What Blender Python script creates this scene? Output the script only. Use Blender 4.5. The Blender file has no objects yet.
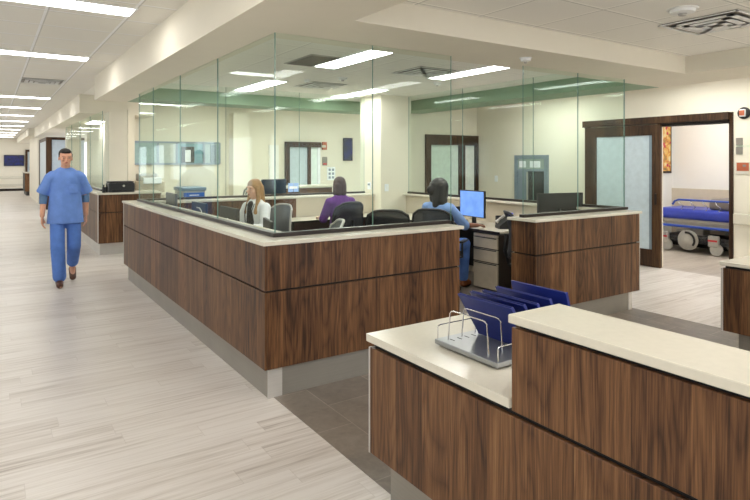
import bpy, bmesh, math, random
from mathutils import Vector, Matrix
random.seed(7)
PI = math.pi
C = bpy.context.scene.collection

# ------------------------------------------------------------------ materials
def lin(r, g, b):
    f = lambda c: (c/255/12.92 if c/255 <= .04045 else ((c/255+.055)/1.055)**2.4)
    return (f(r), f(g), f(b), 1)

class NT:
    def __init__(s, name):
        s.m = bpy.data.materials.new(name); s.m.use_nodes = True
        s.t = s.m.node_tree; s.t.nodes.clear()
        s.out = s.t.nodes.new('ShaderNodeOutputMaterial')
    def n(s, typ, **kw):
        nd = s.t.nodes.new('ShaderNode'+typ)
        for k, v in kw.items():
            if k.startswith('i_'):
                nd.inputs[k[2:].replace('_', ' ')].default_value = v
            else: setattr(nd, k, v)
        return nd
    def l(s, a, b): s.t.links.new(a, b)
    def put(s, v, sock):
        if hasattr(v, 'links') or hasattr(v, 'is_linked'): s.l(v, sock)
        else: sock.default_value = v
    def math(s, op, a, b=0.0, c=0.0):
        nd = s.n('Math', operation=op)
        s.put(a, nd.inputs[0]); s.put(b, nd.inputs[1]); s.put(c, nd.inputs[2])
        return nd.outputs[0]
    def pos(s):
        g = s.n('NewGeometry'); sp = s.n('SeparateXYZ'); s.l(g.outputs['Position'], sp.inputs[0])
        return sp.outputs
    def vec(s, x, y, z):
        c = s.n('CombineXYZ'); s.put(x, c.inputs[0]); s.put(y, c.inputs[1]); s.put(z, c.inputs[2])
        return c.outputs[0]
    def noise(s, v, scale=1.0, detail=4.0, rough=.55, dist=0.0):
        nd = s.n('TexNoise'); s.l(v, nd.inputs['Vector'])
        nd.inputs['Scale'].default_value = scale; nd.inputs['Detail'].default_value = detail
        nd.inputs['Roughness'].default_value = rough; nd.inputs['Distortion'].default_value = dist
        return nd.outputs[0]
    def ramp(s, f, stops):
        nd = s.n('ValToRGB'); e = nd.color_ramp.elements
        while len(e) < len(stops): e.new(.5)
        for k, (p, c) in enumerate(stops): e[k].position = p; e[k].color = c
        s.l(f, nd.inputs[0]); return nd.outputs[0]
    def mix(s, f, a, b, mode='MIX'):
        nd = s.n('Mix', data_type='RGBA', blend_type=mode)
        s.put(f, nd.inputs[0]); s.put(a, nd.inputs[6]); s.put(b, nd.inputs[7])
        return nd.outputs[2]
    def bsdf(s, col, rough=.5, metal=0.0, bump=None, bs=.2, bd=.002, **kw):
        b = s.n('BsdfPrincipled')
        s.put(col, b.inputs['Base Color']); s.put(rough, b.inputs['Roughness'])
        b.inputs['Metallic'].default_value = metal
        for k, v in kw.items(): s.put(v, b.inputs[k.replace('_', ' ')])
        if bump is not None:
            bp = s.n('Bump'); bp.inputs['Strength'].default_value = bs; bp.inputs['Distance'].default_value = bd
            s.l(bump, bp.inputs['Height']); s.l(bp.outputs[0], b.inputs['Normal'])
        s.l(b.outputs[0], s.out.inputs[0]); return s.m

def plain(name, rgb, rough=.5, metal=0.0, var=.06, scale=12, **kw):
    t = NT(name); p = t.pos(); v = t.vec(p[0], p[1], p[2])
    c = lin(*rgb); n = t.noise(v, scale, 3)
    lo = tuple(x*(1-var) for x in c[:3])+(1,); hi = tuple(min(1, x*(1+var)) for x in c[:3])+(1,)
    return t.bsdf(t.ramp(n, [(.3, lo), (.7, hi)]), rough, metal, **kw)

def wood_mat(name='walnut_laminate', gain=1.0, width=.19):
    t = NT(name); p = t.pos()
    u = t.math('ADD', p[0], p[1]); z = p[2]
    k = t.math('FLOOR', t.math('DIVIDE', u, width))
    wn = t.n('TexWhiteNoise', noise_dimensions='1D'); t.l(k, wn.inputs['W']); rnd = wn.outputs['Value']
    off = t.math('MULTIPLY', rnd, 17.0)
    zo = t.math('ADD', z, off)
    # wandering of the grain
    wv = t.noise(t.vec(t.math('MULTIPLY', u, 5), t.math('MULTIPLY', zo, 1.5), off), 1, 2)
    uw = t.math('ADD', u, t.math('MULTIPLY', t.math('SUBTRACT', wv, .5), .035))
    fine = t.noise(t.vec(t.math('MULTIPLY', uw, 210), t.math('MULTIPLY', zo, 4), off), 1, 5, .65)
    mid = t.noise(t.vec(t.math('MULTIPLY', uw, 46), t.math('MULTIPLY', zo, 1.5), off), 1, 4, .6)
    rings = t.noise(t.vec(t.math('MULTIPLY', uw, 7), t.math('MULTIPLY', zo, .9), off), 1, 1)
    rg = t.math('FRACT', t.math('MULTIPLY', rings, 11))
    rg = t.math('POWER', t.math('ABSOLUTE', t.math('SUBTRACT', t.math('MULTIPLY', rg, 2), 1)), 2.2)
    a = t.math('MULTIPLY', fine, .56)
    a = t.math('ADD', a, t.math('MULTIPLY', mid, .40))
    low = t.noise(t.vec(t.math('MULTIPLY', uw, 9), t.math('MULTIPLY', zo, .8), off), 1, 2)
    a = t.math('ADD', a, t.math('MULTIPLY', t.math('SUBTRACT', low, .5), .34))
    a = t.math('ADD', a, .04)
    a = t.math('SUBTRACT', a, t.math('MULTIPLY', rg, .085))
    a = t.math('ADD', a, t.math('MULTIPLY', t.math('SUBTRACT', rnd, .5), .13))
    g = lambda r, gg, b: tuple(x*gain for x in lin(r, gg, b)[:3])+(1,)
    col = t.ramp(a, [(.30, g(42, 26, 16)), (.41, g(76, 49, 30)), (.53, g(106, 73, 46)), (.70, g(138, 102, 68))])
    # knots
    vr = t.n('TexVoronoi'); t.l(t.vec(t.math('MULTIPLY', u, 3.2), t.math('MULTIPLY', zo, 1.7), 0.0), vr.inputs['Vector']); vr.inputs['Scale'].default_value = 1
    kn = t.math('LESS_THAN', vr.outputs['Distance'], .045)
    col = t.mix(t.math('MULTIPLY', kn, .75), col, g(34, 20, 14))
    return t.bsdf(col, .42, bump=fine, bs=.12, bd=.001, Specular_IOR_Level=.3)

def plank_floor(name, a, b, dark):
    t = NT(name); p = t.pos(); x, y = p[0], p[1]
    row = t.math('FLOOR', t.math('DIVIDE', y, .152))
    wn = t.n('TexWhiteNoise', noise_dimensions='1D'); t.l(row, wn.inputs['W']); r1 = wn.outputs['Value']
    xs = t.math('ADD', x, t.math('MULTIPLY', r1, 7.3))
    col_i = t.math('FLOOR', t.math('DIVIDE', xs, 1.22))
    w2 = t.n('TexWhiteNoise', noise_dimensions='2D'); t.l(t.vec(row, col_i, 0.0), w2.inputs['Vector']); r2 = w2.outputs['Value']
    off = t.math('MULTIPLY', r2, 31)
    s1 = t.noise(t.vec(t.math('MULTIPLY', xs, 1.3), t.math('MULTIPLY', y, 34), off), 1, 4, .6)
    s2 = t.noise(t.vec(t.math('MULTIPLY', xs, 5), t.math('MULTIPLY', y, 110), off), 1, 4, .6)
    f = t.math('ADD', t.math('MULTIPLY', s1, .75), t.math('MULTIPLY', s2, .25))
    f = t.math('ADD', f, t.math('MULTIPLY', t.math('SUBTRACT', r2, .5), .12))
    col = t.ramp(f, [(.27, dark), (.43, b), (.58, a)])
    fy = t.math('FRACT', t.math('DIVIDE', y, .152)); fx = t.math('FRACT', t.math('DIVIDE', xs, 1.22))
    j = t.math('MAXIMUM', t.math('LESS_THAN', fy, .016), t.math('LESS_THAN', fx, .003))
    col = t.mix(t.math('MULTIPLY', j, .35), col, dark)
    ro = t.math('ADD', .30, t.math('MULTIPLY', s1, .12))
    return t.bsdf(col, ro, bump=j, bs=.15, bd=-.001)

def tile_floor():
    t = NT('slate_tile'); p = t.pos()
    br = t.n('TexBrick'); br.offset = .5
    t.l(t.vec(t.math('ADD', p[1], .05), p[0], 0.0), br.inputs['Vector'])
    br.inputs['Scale'].default_value = 1; br.inputs['Brick Width'].default_value = .61; br.inputs['Row Height'].default_value = .46
    br.inputs['Mortar Size'].default_value = .003; br.inputs['Mortar Smooth'].default_value = 0
    br.inputs['Color1'].default_value = lin(138, 128, 118); br.inputs['Color2'].default_value = lin(122, 112, 104); br.inputs['Mortar'].default_value = lin(160, 150, 140)
    n = t.noise(t.vec(p[0], p[1], 0.0), 4.5, 8, .7, .6)
    n2 = t.noise(t.vec(p[0], p[1], 3.0), 26, 5, .7)
    m = t.math('ADD', t.math('MULTIPLY', n, .7), t.math('MULTIPLY', n2, .3))
    c = t.mix(.75, br.outputs[0], t.ramp(m, [(.3, (.42, .40, .38, 1)), (.72, (1.25, 1.2, 1.15, 1))]), 'MULTIPLY')
    return t.bsdf(c, .38, bump=m, bs=.1)

def ceil_tile(name, c, x0=.39, y0=.0, step=.61, tbar=None):
    t = NT(name); p = t.pos()
    fx = t.math('FRACT', t.math('DIVIDE', t.math('SUBTRACT', p[0], x0-.011), step))
    fy = t.math('FRACT', t.math('DIVIDE', t.math('SUBTRACT', p[1], y0-.011), step))
    lx = t.math('LESS_THAN', fx, .036); ly = t.math('LESS_THAN', fy, .036)
    j = t.math('MAXIMUM', lx, ly)
    ex = t.math('MULTIPLY', t.math('GREATER_THAN', fx, .036), t.math('LESS_THAN', fx, .055))
    ey = t.math('MULTIPLY', t.math('GREATER_THAN', fy, .036), t.math('LESS_THAN', fy, .055))
    e = t.math('MAXIMUM', ex, ey)
    n = t.noise(t.vec(p[0], p[1], p[2]), 160, 2)
    cc = lin(*c); hi = lin(*(tbar or tuple(min(255, v+8) for v in c)))
    col = t.ramp(n, [(.3, tuple(v*.93 for v in cc[:3])+(1,)), (.65, cc)])
    col = t.mix(j, col, hi)
    col = t.mix(t.math('MULTIPLY', e, .45), col, tuple(v*.35 for v in cc[:3])+(1,))
    return t.bsdf(col, .9, bump=n, bs=.1, bd=.001)

def glass_mat(name, tint, refl=1.0):
    t = NT(name)
    lw = t.n('LayerWeight'); lw.inputs['Blend'].default_value = .5
    f = t.math('POWER', lw.outputs['Facing'], 5.0)
    f = t.math('MULTIPLY', t.math('ADD', .028, t.math('MULTIPLY', f, .85)), refl)
    tr = t.n('BsdfTransparent'); tr.inputs[0].default_value = tint+(1,)
    gl = t.n('BsdfGlossy'); gl.inputs['Roughness'].default_value = .0; gl.inputs[0].default_value = (.95, 1, .97, 1)
    mx = t.n('MixShader'); t.l(f, mx.inputs[0]); t.l(tr.outputs[0], mx.inputs[1]); t.l(gl.outputs[0], mx.inputs[2])
    t.l(mx.outputs[0], t.out.inputs[0]); return t.m

def emit(name, col, strength):
    t = NT(name); e = t.n('Emission'); e.inputs[0].default_value = col; e.inputs[1].default_value = strength
    t.l(e.outputs[0], t.out.inputs[0]); return t.m

def screen_mat(name, a, b, strength):
    t = NT(name); p = t.pos()
    n = t.noise(t.vec(p[0], p[1], p[2]), 9, 3)
    c = t.ramp(n, [(.35, lin(*a)), (.65, lin(*b))])
    return t.bsdf((.01, .01, .012, 1), .2, Emission_Color=c, Emission_Strength=strength)

def brushed(name, rgb, rough=.35, metal=.9):
    t = NT(name); p = t.pos(); u = t.math('ADD', p[0], p[1])
    n = t.noise(t.vec(t.math('MULTIPLY', u, 2), t.math('MULTIPLY', p[2], 160), 0.0), 1, 3)
    n2 = t.noise(t.vec(t.math('MULTIPLY', u, 3), t.math('MULTIPLY', p[2], 3), 1.0), 1, 3)
    c = lin(*rgb)
    f = t.math('ADD', t.math('MULTIPLY', n, .4), t.math('MULTIPLY', n2, .6))
    return t.bsdf(t.ramp(f, [(.3, tuple(x*.82 for x in c[:3])+(1,)), (.7, c)]), rough, metal)

def art_mat():
    t = NT('floral_art_print'); p = t.pos()
    v = t.vec(p[0], p[1], p[2])
    n = t.noise(v, 6, 4, .6, 1.5)
    base = t.ramp(n, [(.32, lin(226, 214, 170)), (.45, lin(222, 178, 88)), (.55, lin(206, 128, 52)), (.66, lin(120, 116, 62))])
    vo = t.n('TexVoronoi'); t.l(v, vo.inputs['Vector']); vo.inputs['Scale'].default_value = 11
    m = t.math('LESS_THAN', vo.outputs['Distance'], .36)
    zone = t.math('GREATER_THAN', t.noise(v, 3.2, 2), .52)
    col = t.mix(t.math('MULTIPLY', m, zone), base, lin(196, 30, 70))
    return t.bsdf(col, .5)

M = dict(
 wood=wood_mat(), dwood=wood_mat('dark_door_wood', .42, .3),
 planks=plank_floor('pale_plank_floor', lin(217, 210, 203), lin(202, 193, 184), lin(168, 156, 145)),
 roomplanks=plank_floor('grey_plank_floor', lin(186, 176, 164), lin(170, 158, 146), lin(140, 128, 117)),
 tile=tile_floor(),
 ceil=ceil_tile('mineral_ceiling_tile', (232, 228, 218), .39, .05, .61, (244, 243, 242)),
 ceil2=ceil_tile('station_ceiling_tile', (243, 240, 232), 1.85, .09, .61),
 cream=plain('cream_wall_paint', (229, 222, 205), .75, var=.015, scale=3),
 soffit_shade_tint=plain('shade_tinted_cream_soffit', (150, 170, 146), .8, var=.015, scale=3),  # cream soffit with shade and green glass tint put into its colour
 olive=plain('cream_soffit_paint', (222, 212, 184), .8, var=.015, scale=3),
 white=plain('white_wall_paint', (236, 234, 228), .75, var=.01, scale=3),
 beige=plain('beige_laminate', (206, 194, 172), .5, var=.03),
 top=plain('cream_solid_surface', (212, 206, 190), .22, var=.02, scale=40),
 steel=brushed('brushed_steel_kick', (158, 153, 144), .38, .5),
 trim=brushed('bright_steel_trim', (214, 210, 204), .35, .4),
 wire=plain('chrome_wire', (222, 222, 222), .18, 1.0),
 black=plain('black_plastic', (24, 24, 26), .45),
 reveal=plain('dark_reveal', (16, 13, 12), .6),
 bronze=plain('dark_bronze_channel', (44, 36, 31), .4, .4),
 glass=glass_mat('clear_greenish_glass', (.95, .985, .966), .35),
 gedge=plain('green_glass_edge', (112, 146, 138), .15),
 frost=plain('frosted_glass', (190, 203, 210), .35),
 dglass=plain('dark_reflective_glass', (38, 44, 46), .1),
 lamp=emit('lamp_diffuser', (1, .985, .955, 1), 7.5),
 lamp2=emit('station_lamp_diffuser', (1, .985, .955, 1), 12.5),
 lampw=plain('white_enamel', (236, 236, 234), .4),
 grey=plain('grey_enamel', (176, 172, 164), .45),
 dgrey=plain('charcoal_mesh', (44, 44, 47), .7),
 mgrey=plain('grey_chair_mesh', (118, 120, 122), .7),
 ped=plain('taupe_steel', (192, 180, 160), .42),
 folder=plain('royal_blue_plastic', (24, 38, 112), .42, var=.05, scale=30),
 tray=plain('grey_metal_tray', (158, 160, 160), .28, .7),
 scrubs=plain('blue_scrub_cloth', (104, 138, 206), .85, var=.07, scale=14),
 scrubsd=plain('blue_scrub_trousers', (84, 122, 196), .85, var=.08, scale=14),
 lscrubs=plain('pale_blue_scrub_cloth', (128, 160, 214), .85, var=.07, scale=14),
 sleeve=plain('grey_blue_undershirt', (92, 122, 158), .85),
 purple=plain('purple_scrub_cloth', (96, 38, 126), .85, var=.08, scale=14),
 coat=plain('white_coat_cloth', (232, 232, 234), .85, var=.03),
 ink=plain('black_cloth', (26, 24, 28), .85),
 skin=plain('skin_light', (206, 152, 124), .5, var=.05),
 skinp=plain('skin_fair', (224, 176, 150), .5, var=.05),
 skind=plain('skin_brown', (132, 84, 60), .5, var=.05),
 hairblk=plain('black_hair', (26, 22, 21), .55, var=.2, scale=60),
 hairbr=plain('dark_brown_hair', (66, 42, 36), .5, var=.25, scale=60),
 hairbl=plain('blonde_hair', (168, 128, 82), .5, var=.3, scale=60),
 shoe=plain('brown_leather', (84, 50, 36), .45), shoeo=plain('orange_brown_shoe', (150, 82, 42), .5),
 lips=plain('lips', (170, 92, 84), .5), eyew=plain('eye_white', (226, 224, 220), .3), iris=plain('eye_dark', (40, 28, 22), .25),
 matt=plain('blue_mattress_vinyl', (48, 66, 176), .32, var=.1, scale=5),
 brail=plain('blue_rail', (40, 76, 176), .35), cushion=plain('grey_taupe_cushion', (128, 120, 110), .6),
 base=plain('grey_plastic_cover', (172, 170, 164), .4), red=plain('red_label', (196, 40, 52), .5), yellow=plain('yellow_label', (222, 190, 60), .5),
 sblue=screen_mat('blue_screen', (96, 138, 208), (110, 152, 220), .75), stv=screen_mat('tv_screen', (2, 3, 8), (8, 30, 120), .4),
 sphone=screen_mat('phone_display', (70, 80, 230), (120, 130, 255), .9),
 navy=plain('blue_black_monitor', (34, 46, 66), .3), art=art_mat(),
 orange=plain('terracotta_sign', (176, 92, 58), .5), sage=plain('grey_sign', (132, 126, 116), .5),
 paper=plain('white_paper', (236, 238, 242), .7), bpaper=plain('pale_blue_paper', (158, 188, 236), .7), blue=plain('blue_plastic', (44, 96, 190), .4),
 alum=plain('blue_grey_aluminium', (134, 148, 160), .35, .5),
)

def sheer(name, f):
    m = M[name]; t = m.node_tree; b = [n for n in t.nodes if n.type == 'BSDF_PRINCIPLED'][0]; b.inputs['Alpha'].default_value = f
sheer('dgrey', .8); sheer('mgrey', .8)
# ------------------------------------------------------------------ mesh helpers
def obj(name, bm, mat, parent=None, smooth=False):
    bmesh.ops.recalc_face_normals(bm, faces=bm.faces[:])
    me = bpy.data.meshes.new(name); bm.to_mesh(me); bm.free()
    me.materials.append(M[mat] if isinstance(mat, str) else mat)
    if smooth:
        me.polygons.foreach_set('use_smooth', [True]*len(me.polygons))
        try: me.set_sharp_from_angle(angle=math.radians(38))
        except Exception: pass
    o = bpy.data.objects.new(name, me); C.objects.link(o)
    if parent: o.parent = parent
    return o
def tag(o, label, cat, group=None):
    o['label'] = label; o['category'] = cat
    if group: o['group'] = group
    return o
def thing(name, label, cat, loc=(0, 0, 0), rz=0, group=None):
    o = bpy.data.objects.new(name, None); C.objects.link(o)
    o.location = loc; o.rotation_euler = (0, 0, rz); o.empty_display_size = .1
    return tag(o, label, cat, group)
def struct(name, bm, mat, label, cat='wall'):
    o = obj(name, bm, mat); tag(o, label, cat); o['kind'] = 'structure'; return o
def dup(root, loc, rz, label, group=None, kids=True):
    r = root.copy(); C.objects.link(r); r.location = loc; r.rotation_euler = (0, 0, rz); r['label'] = label
    if group: r['group'] = group
    for ch in (list(root.children) if kids else []):
        c = ch.copy(); C.objects.link(c); c.parent = r
        for g in ch.children:
            d = g.copy(); C.objects.link(d); d.parent = c
    return r
def B(): return bmesh.new()
def box(bm, x0, x1, y0, y1, z0, z1, bev=0.0, seg=2, mat=None):
    t = bmesh.new() if bev else bm
    vs = [t.verts.new(p) for p in ((x0,y0,z0),(x1,y0,z0),(x1,y1,z0),(x0,y1,z0),(x0,y0,z1),(x1,y0,z1),(x1,y1,z1),(x0,y1,z1))]
    fs = [t.faces.new([vs[i] for i in f]) for f in ((3,2,1,0),(4,5,6,7),(0,1,5,4),(1,2,6,5),(2,3,7,6),(3,0,4,7))]
    if bev:
        bmesh.ops.bevel(t, geom=t.edges[:], offset=bev, segments=seg, affect='EDGES', profile=.5)
        if mat: bmesh.ops.transform(t, matrix=mat, verts=t.verts[:])
        me = bpy.data.meshes.new('tmp'); t.to_mesh(me); t.free(); bm.from_mesh(me); bpy.data.meshes.remove(me)
    elif mat: bmesh.ops.transform(bm, matrix=mat, verts=vs)
    return bm
def bx(*a, **k): return box(B(), *a, **k)
def tube(bm, pts, r, seg=8, closed=False):
    pts = [Vector(p) for p in pts]; n = len(pts); rings = []
    up = Vector((.137, .211, .97)).normalized()
    for i, p in enumerate(pts):
        if closed: d = (pts[(i+1) % n]-pts[i-1])
        else: d = (pts[min(i+1, n-1)]-pts[max(i-1, 0)])
        d.normalize(); a = d.cross(up)
        if a.length < .05: a = d.cross(Vector((1, 0, 0)))
        a.normalize(); b = d.cross(a)
        rr = r[i] if isinstance(r, (list, tuple)) else r
        rings.append([bm.verts.new(p+a*math.cos(2*PI*k/seg)*rr+b*math.sin(2*PI*k/seg)*rr) for k in range(seg)])
    for i in range(n if closed else n-1):
        A, D = rings[i], rings[(i+1) % n]
        for k in range(seg): bm.faces.new((A[k], A[(k+1) % seg], D[(k+1) % seg], D[k]))
    if not closed: bm.faces.new(rings[0][::-1]); bm.faces.new(rings[-1])
    return bm
def lathe(bm, prof, mat=None, seg=20):
    rings = []; new = []
    for r, z in prof:
        ring = [bm.verts.new((r*math.cos(2*PI*k/seg), r*math.sin(2*PI*k/seg), z)) for k in range(seg)]
        rings.append(ring); new += ring
    for A, D in zip(rings, rings[1:]):
        for k in range(seg): bm.faces.new((A[k], A[(k+1) % seg], D[(k+1) % seg], D[k]))
    bm.faces.new(rings[0][::-1]); bm.faces.new(rings[-1])
    if mat: bmesh.ops.transform(bm, matrix=mat, verts=new)
    return bm
def prism(bm, poly, z0, z1, mat=None):
    a = [bm.verts.new((x, y, z0)) for x, y in poly]; b = [bm.verts.new((x, y, z1)) for x, y in poly]; n = len(poly)
    bm.faces.new(a[::-1]); bm.faces.new(b)
    for k in range(n): bm.faces.new((a[k], a[(k+1) % n], b[(k+1) % n], b[k]))
    if mat: bmesh.ops.transform(bm, matrix=mat, verts=a+b)
    return bm
T = Matrix.Translation
def RX(a): return Matrix.Rotation(a, 4, 'X')
def RY(a): return Matrix.Rotation(a, 4, 'Y')
def RZ(a): return Matrix.Rotation(a, 4, 'Z')

# tapered capsule / ellipsoid blobs fused by a voxel remesh into ONE continuous surface
def cap(bm, p0, r0, p1, r1, flat=1.0, seg=14):
    p0, p1 = Vector(p0), Vector(p1); d = p1-p0; L = max(d.length, 1e-4)
    q = d.to_track_quat('Z', 'Y').to_matrix().to_4x4() if abs(d.normalized().z) < .9 else (RX(PI) if d.z < 0 else Matrix.Identity(4))
    if abs(d.normalized().z) >= .9:
        sh = Matrix.Identity(4); s = 1 if d.z > 0 else -1
        sh[0][2] = d.x/abs(d.z)*s; sh[1][2] = d.y/abs(d.z)*s*(1 if s > 0 else -1); q = q @ Matrix.Identity(4)
        if s < 0: q = Vector((0, 0, -1)).rotation_difference(d).to_matrix().to_4x4() @ RX(PI)
        else: q = Vector((0, 0, 1)).rotation_difference(d).to_matrix().to_4x4()
    prof = []
    for k in range(6): a = -PI/2+k*PI/2/5.5; prof.append((max(r0*math.cos(a), .0004), r0*math.sin(a)))
    for k in range(6): a = k*PI/2/5.5+PI/2*.5/5.5; prof.append((max(r1*math.cos(a), .0004), L+r1*math.sin(a)))
    lathe(bm, prof, T(p0) @ q @ Matrix.Diagonal((1, flat, 1, 1)), seg)
def ell(bm, c, rx, ry, rz, rot=None, seg=16):
    prof = [(max(math.cos(-PI/2+PI*k/12), .001), math.sin(-PI/2+PI*k/12)) for k in range(13)]
    lathe(bm, prof, T(Vector(c)) @ (rot or Matrix.Identity(4)) @ Matrix.Diagonal((rx, ry, rz, 1)), seg)
DG = None
def fuse(name, bm, mat, parent, voxel=.008, smooth=3):
    me = bpy.data.meshes.new(name+'_raw'); bmesh.ops.recalc_face_normals(bm, faces=bm.faces[:]); bm.to_mesh(me); bm.free()
    o = bpy.data.objects.new(name, me); C.objects.link(o)
    r = o.modifiers.new('r', 'REMESH'); r.mode = 'VOXEL'; r.voxel_size = voxel
    s = o.modifiers.new('s', 'SMOOTH'); s.iterations = smooth; s.factor = .5
    dg = bpy.context.evaluated_depsgraph_get(); dg.update()
    nm = bpy.data.meshes.new_from_object(o.evaluated_get(dg))
    o.modifiers.clear(); o.data = nm; nm.name = name; bpy.data.meshes.remove(me)
    nm.materials.clear(); nm.materials.append(M[mat])
    nm.polygons.foreach_set('use_smooth', [True]*len(nm.polygons))
    if parent: o.parent = parent
    return o

# ------------------------------------------------------------------ THE SHELL
ZC, ZS, ZK = 2.87, 2.52, 2.70          # corridor ceiling, soffit underside, station ceiling
struct('floor', bx(-2.2, 8.4, -5, 37.3, -.1, 0), 'planks', 'pale grey wood plank floor of the corridors', 'floor')
struct('floor_tile', bx(1.60, 5.83, -5, 8.4, 0, .003), 'tile', 'dark grey stone tile floor between the counters', 'floor')
struct('floor_room', bx(8.4, 11.2, 1.0, 6.2, -.1, 0), 'roomplanks', 'grey plank floor of the patient room behind the sliding door', 'floor')
# ceilings
struct('ceiling', bx(-2.2, 1.45, -5, 37.3, ZC, ZC+.1), 'ceil', 'tiled ceiling over the long left corridor', 'ceiling')
struct('ceiling_station', bx(1.70, 6.40, 3.9, 9.0, ZK, ZK+.1), 'ceil2', 'tiled ceiling inside the glazed nurse station', 'ceiling')
struct('ceiling_recess', bx(1.95, 6.05, -5, 3.22, ZK, ZK+.1), 'ceil2', 'tiled recessed ceiling over the near counter', 'ceiling')
struct('ceiling_back', bx(1.45, 9.2, 9.4, 13.2, ZC, ZC+.1), 'ceil2', 'tiled ceiling of the cross corridor behind the station', 'ceiling')
struct('ceiling_side', bx(6.85, 8.6, -5, 9.5, 2.78, 2.88), 'cream', 'plain ceiling of the right corridor', 'ceiling')
struct('ceiling_room', bx(8.4, 11.2, 1.0, 6.2, 2.8, 2.9), 'white', 'white ceiling of the patient room', 'ceiling')
struct('ceiling_far', bx(1.45, 4.2, 13.2, 37.3, 2.62, 2.72), 'cream', 'ceiling over the far rooms off the corridor', 'ceiling')
# soffits
b = B(); box(b, 1.30, 1.76, 3.20, 9.50, ZS, ZC+.1); box(b, 1.30, 1.98, -5, 3.20, ZS, ZC+.1)
struct('trim_1', b, 'cream', 'cream soffit beam running along the corridor over the glass', 'beam')
struct('trim_2', bx(1.76, 6.90, 3.20, 3.97, ZS, ZC+.1), 'cream', 'wide cream soffit across the front of the nurse station', 'beam')
struct('trim_3', bx(6.05, 6.90, -5, 3.20, ZS, ZC+.1), 'cream', 'cream soffit band at the right edge of the recessed ceiling', 'beam')
struct('trim_4', bx(6.35, 6.90, 3.97, 9.5, ZS, ZC+.1), 'soffit_shade_tint', 'shade-tinted soffit band over the right side of the nurse station', 'beam')
struct('trim_5', bx(1.76, 6.35, 8.95, 9.50, ZS, ZC+.1), 'soffit_shade_tint', 'shade-tinted soffit band over the back of the nurse station', 'beam')
struct('trim_6', bx(1.40, 2.75, 12.1, 25.5, ZS, ZC+.1), 'cream', 'second soffit beam farther down the corridor over the second station', 'beam')
struct('trim_7', bx(1.22, 2.75, 25.6, 37.2, ZS+.08, ZC+.1), 'cream', 'farthest soffit beam near the end of the corridor', 'beam')
# walls
X8 = 8.4
b = B(); box(b, X8, X8+.13, 4.85, 9.0, 0, 2.9); box(b, X8, X8+.13, 1.0, 3.82, 0, 2.9); box(b, X8, X8+.13, 3.82, 4.85, 2.17, 2.9); box(b, X8, X8+.13, -5, 1.0, 0, 2.9)
struct('wall_right', b, 'cream', 'cream wall on the right with the sliding door opening')
struct('wall_room_back', bx(11.0, 11.12, 1.0, 6.2, 1.09, 2.9), 'white', 'white back wall of the patient room')
struct('trim_8', bx(10.98, 11.12, 1.0, 6.07, .14, 1.09), 'beige', 'beige wainscot panel behind the hospital stretcher', 'wainscot')
struct('baseboard_room', bx(10.97, 11.12, 1.0, 6.07, 0, .14), 'bronze', 'dark baseboard behind the stretcher', 'baseboard')
struct('wall_room_side', bx(8.53, 11.0, 6.07, 6.2, 0, 2.9), 'white', 'white side wall of the patient room carrying the picture')
struct('wall_room_near', bx(8.53, 11.0, .88, 1.0, 0, 2.9), 'white', 'near side wall of the patient room')
b = B(); box(b, 5.95, 7.02, 8.75, 8.9, 0, 2.9); box(b, 7.02, 8.46, 8.75, 8.9, 2.13, 2.9)
struct('wall_end', b, 'cream', 'cream wall closing the right corridor around a framed glass door')
struct('wall_back', bx(2.2, 9.2, 13.0, 13.15, 0, 2.9), 'cream', 'pale wall behind the station across the cross corridor')
struct('wall_back_pilaster', bx(4.62, 5.0, 12.72, 13.0, 0, 2.72), 'cream', 'pale pilaster on the back wall right of the strip window')
struct('wall_cross', bx(9.1, 9.2, 8.9, 13.0, 0, 2.9), 'cream', 'wall closing the cross corridor on the right')
struct('wall_column', bx(5.33, 5.95, 7.79, 8.42, 0, ZK), 'cream', 'square cream column at the back right corner of the station', 'column')
struct('wall_column_far', bx(1.82, 2.13, 11.5, 12.0, 0, ZS), 'cream', 'square cream column at the corner of the second station', 'column')
struct('wall_second', bx(2.24, 2.36, 12.0, 17.8, 0, 2.62), 'cream', 'pale inner wall seen through the second station glass')
struct('wall_column_end', bx(1.76, 2.1, 17.8, 18.3, 0, 2.62), 'cream', 'narrow cream wall end past the second station', 'column')
struct('wall_corridor', bx(1.52, 1.75, 25.4, 31.0, 0, 2.62), 'cream', 'pale wall piece near the end of the corridor')
struct('wall_far', bx(-2.2, 4.2, 37.1, 37.25, 0, 2.9), 'cream', 'end wall of the long corridor with the television')
struct('baseboard_far', bx(-2.2, 1.62, 37.06, 37.1, 0, .13), 'bronze', 'dark baseboard on the corridor end wall', 'baseboard')
struct('trim_9', bx(-2.2, 1.55, 37.05, 37.1, .66, .80, bev=.01), 'top', 'pale crash rail on the corridor end wall, upper one', 'rail')
struct('trim_10', bx(-2.2, 1.55, 37.05, 37.1, .26, .38, bev=.01), 'top', 'pale crash rail on the corridor end wall, lower one', 'rail')
b = B(); box(b, -2.3, -2.2, -5, 37.3, 0, .95); box(b, -2.3, -2.2, -5, 37.3, 2.25, 2.9)
for k in range(15): box(b, -2.3, -2.2, -5+k*3.0, -4.0+k*3.0, .95, 2.25)
struct('wall_left', b, 'cream', 'window wall on the left of the corridor outside the view, openings sized for fill light')  # unseen windows, openings sized to set how much sky light enters
b = B(); box(b, -2.2, 8.4, -5.1, -5, 0, .25); box(b, -2.2, 8.4, -5.1, -5, 2.7, 2.9)
for k in range(5): box(b, -2.2+k*2.6, -2.0+k*2.6, -5.1, -5, .25, 2.7)
struct('wall_rear', b, 'cream', 'unseen wall behind the viewer with openings added for fill light')  # openings added out of view to let in sky light as fill
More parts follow.
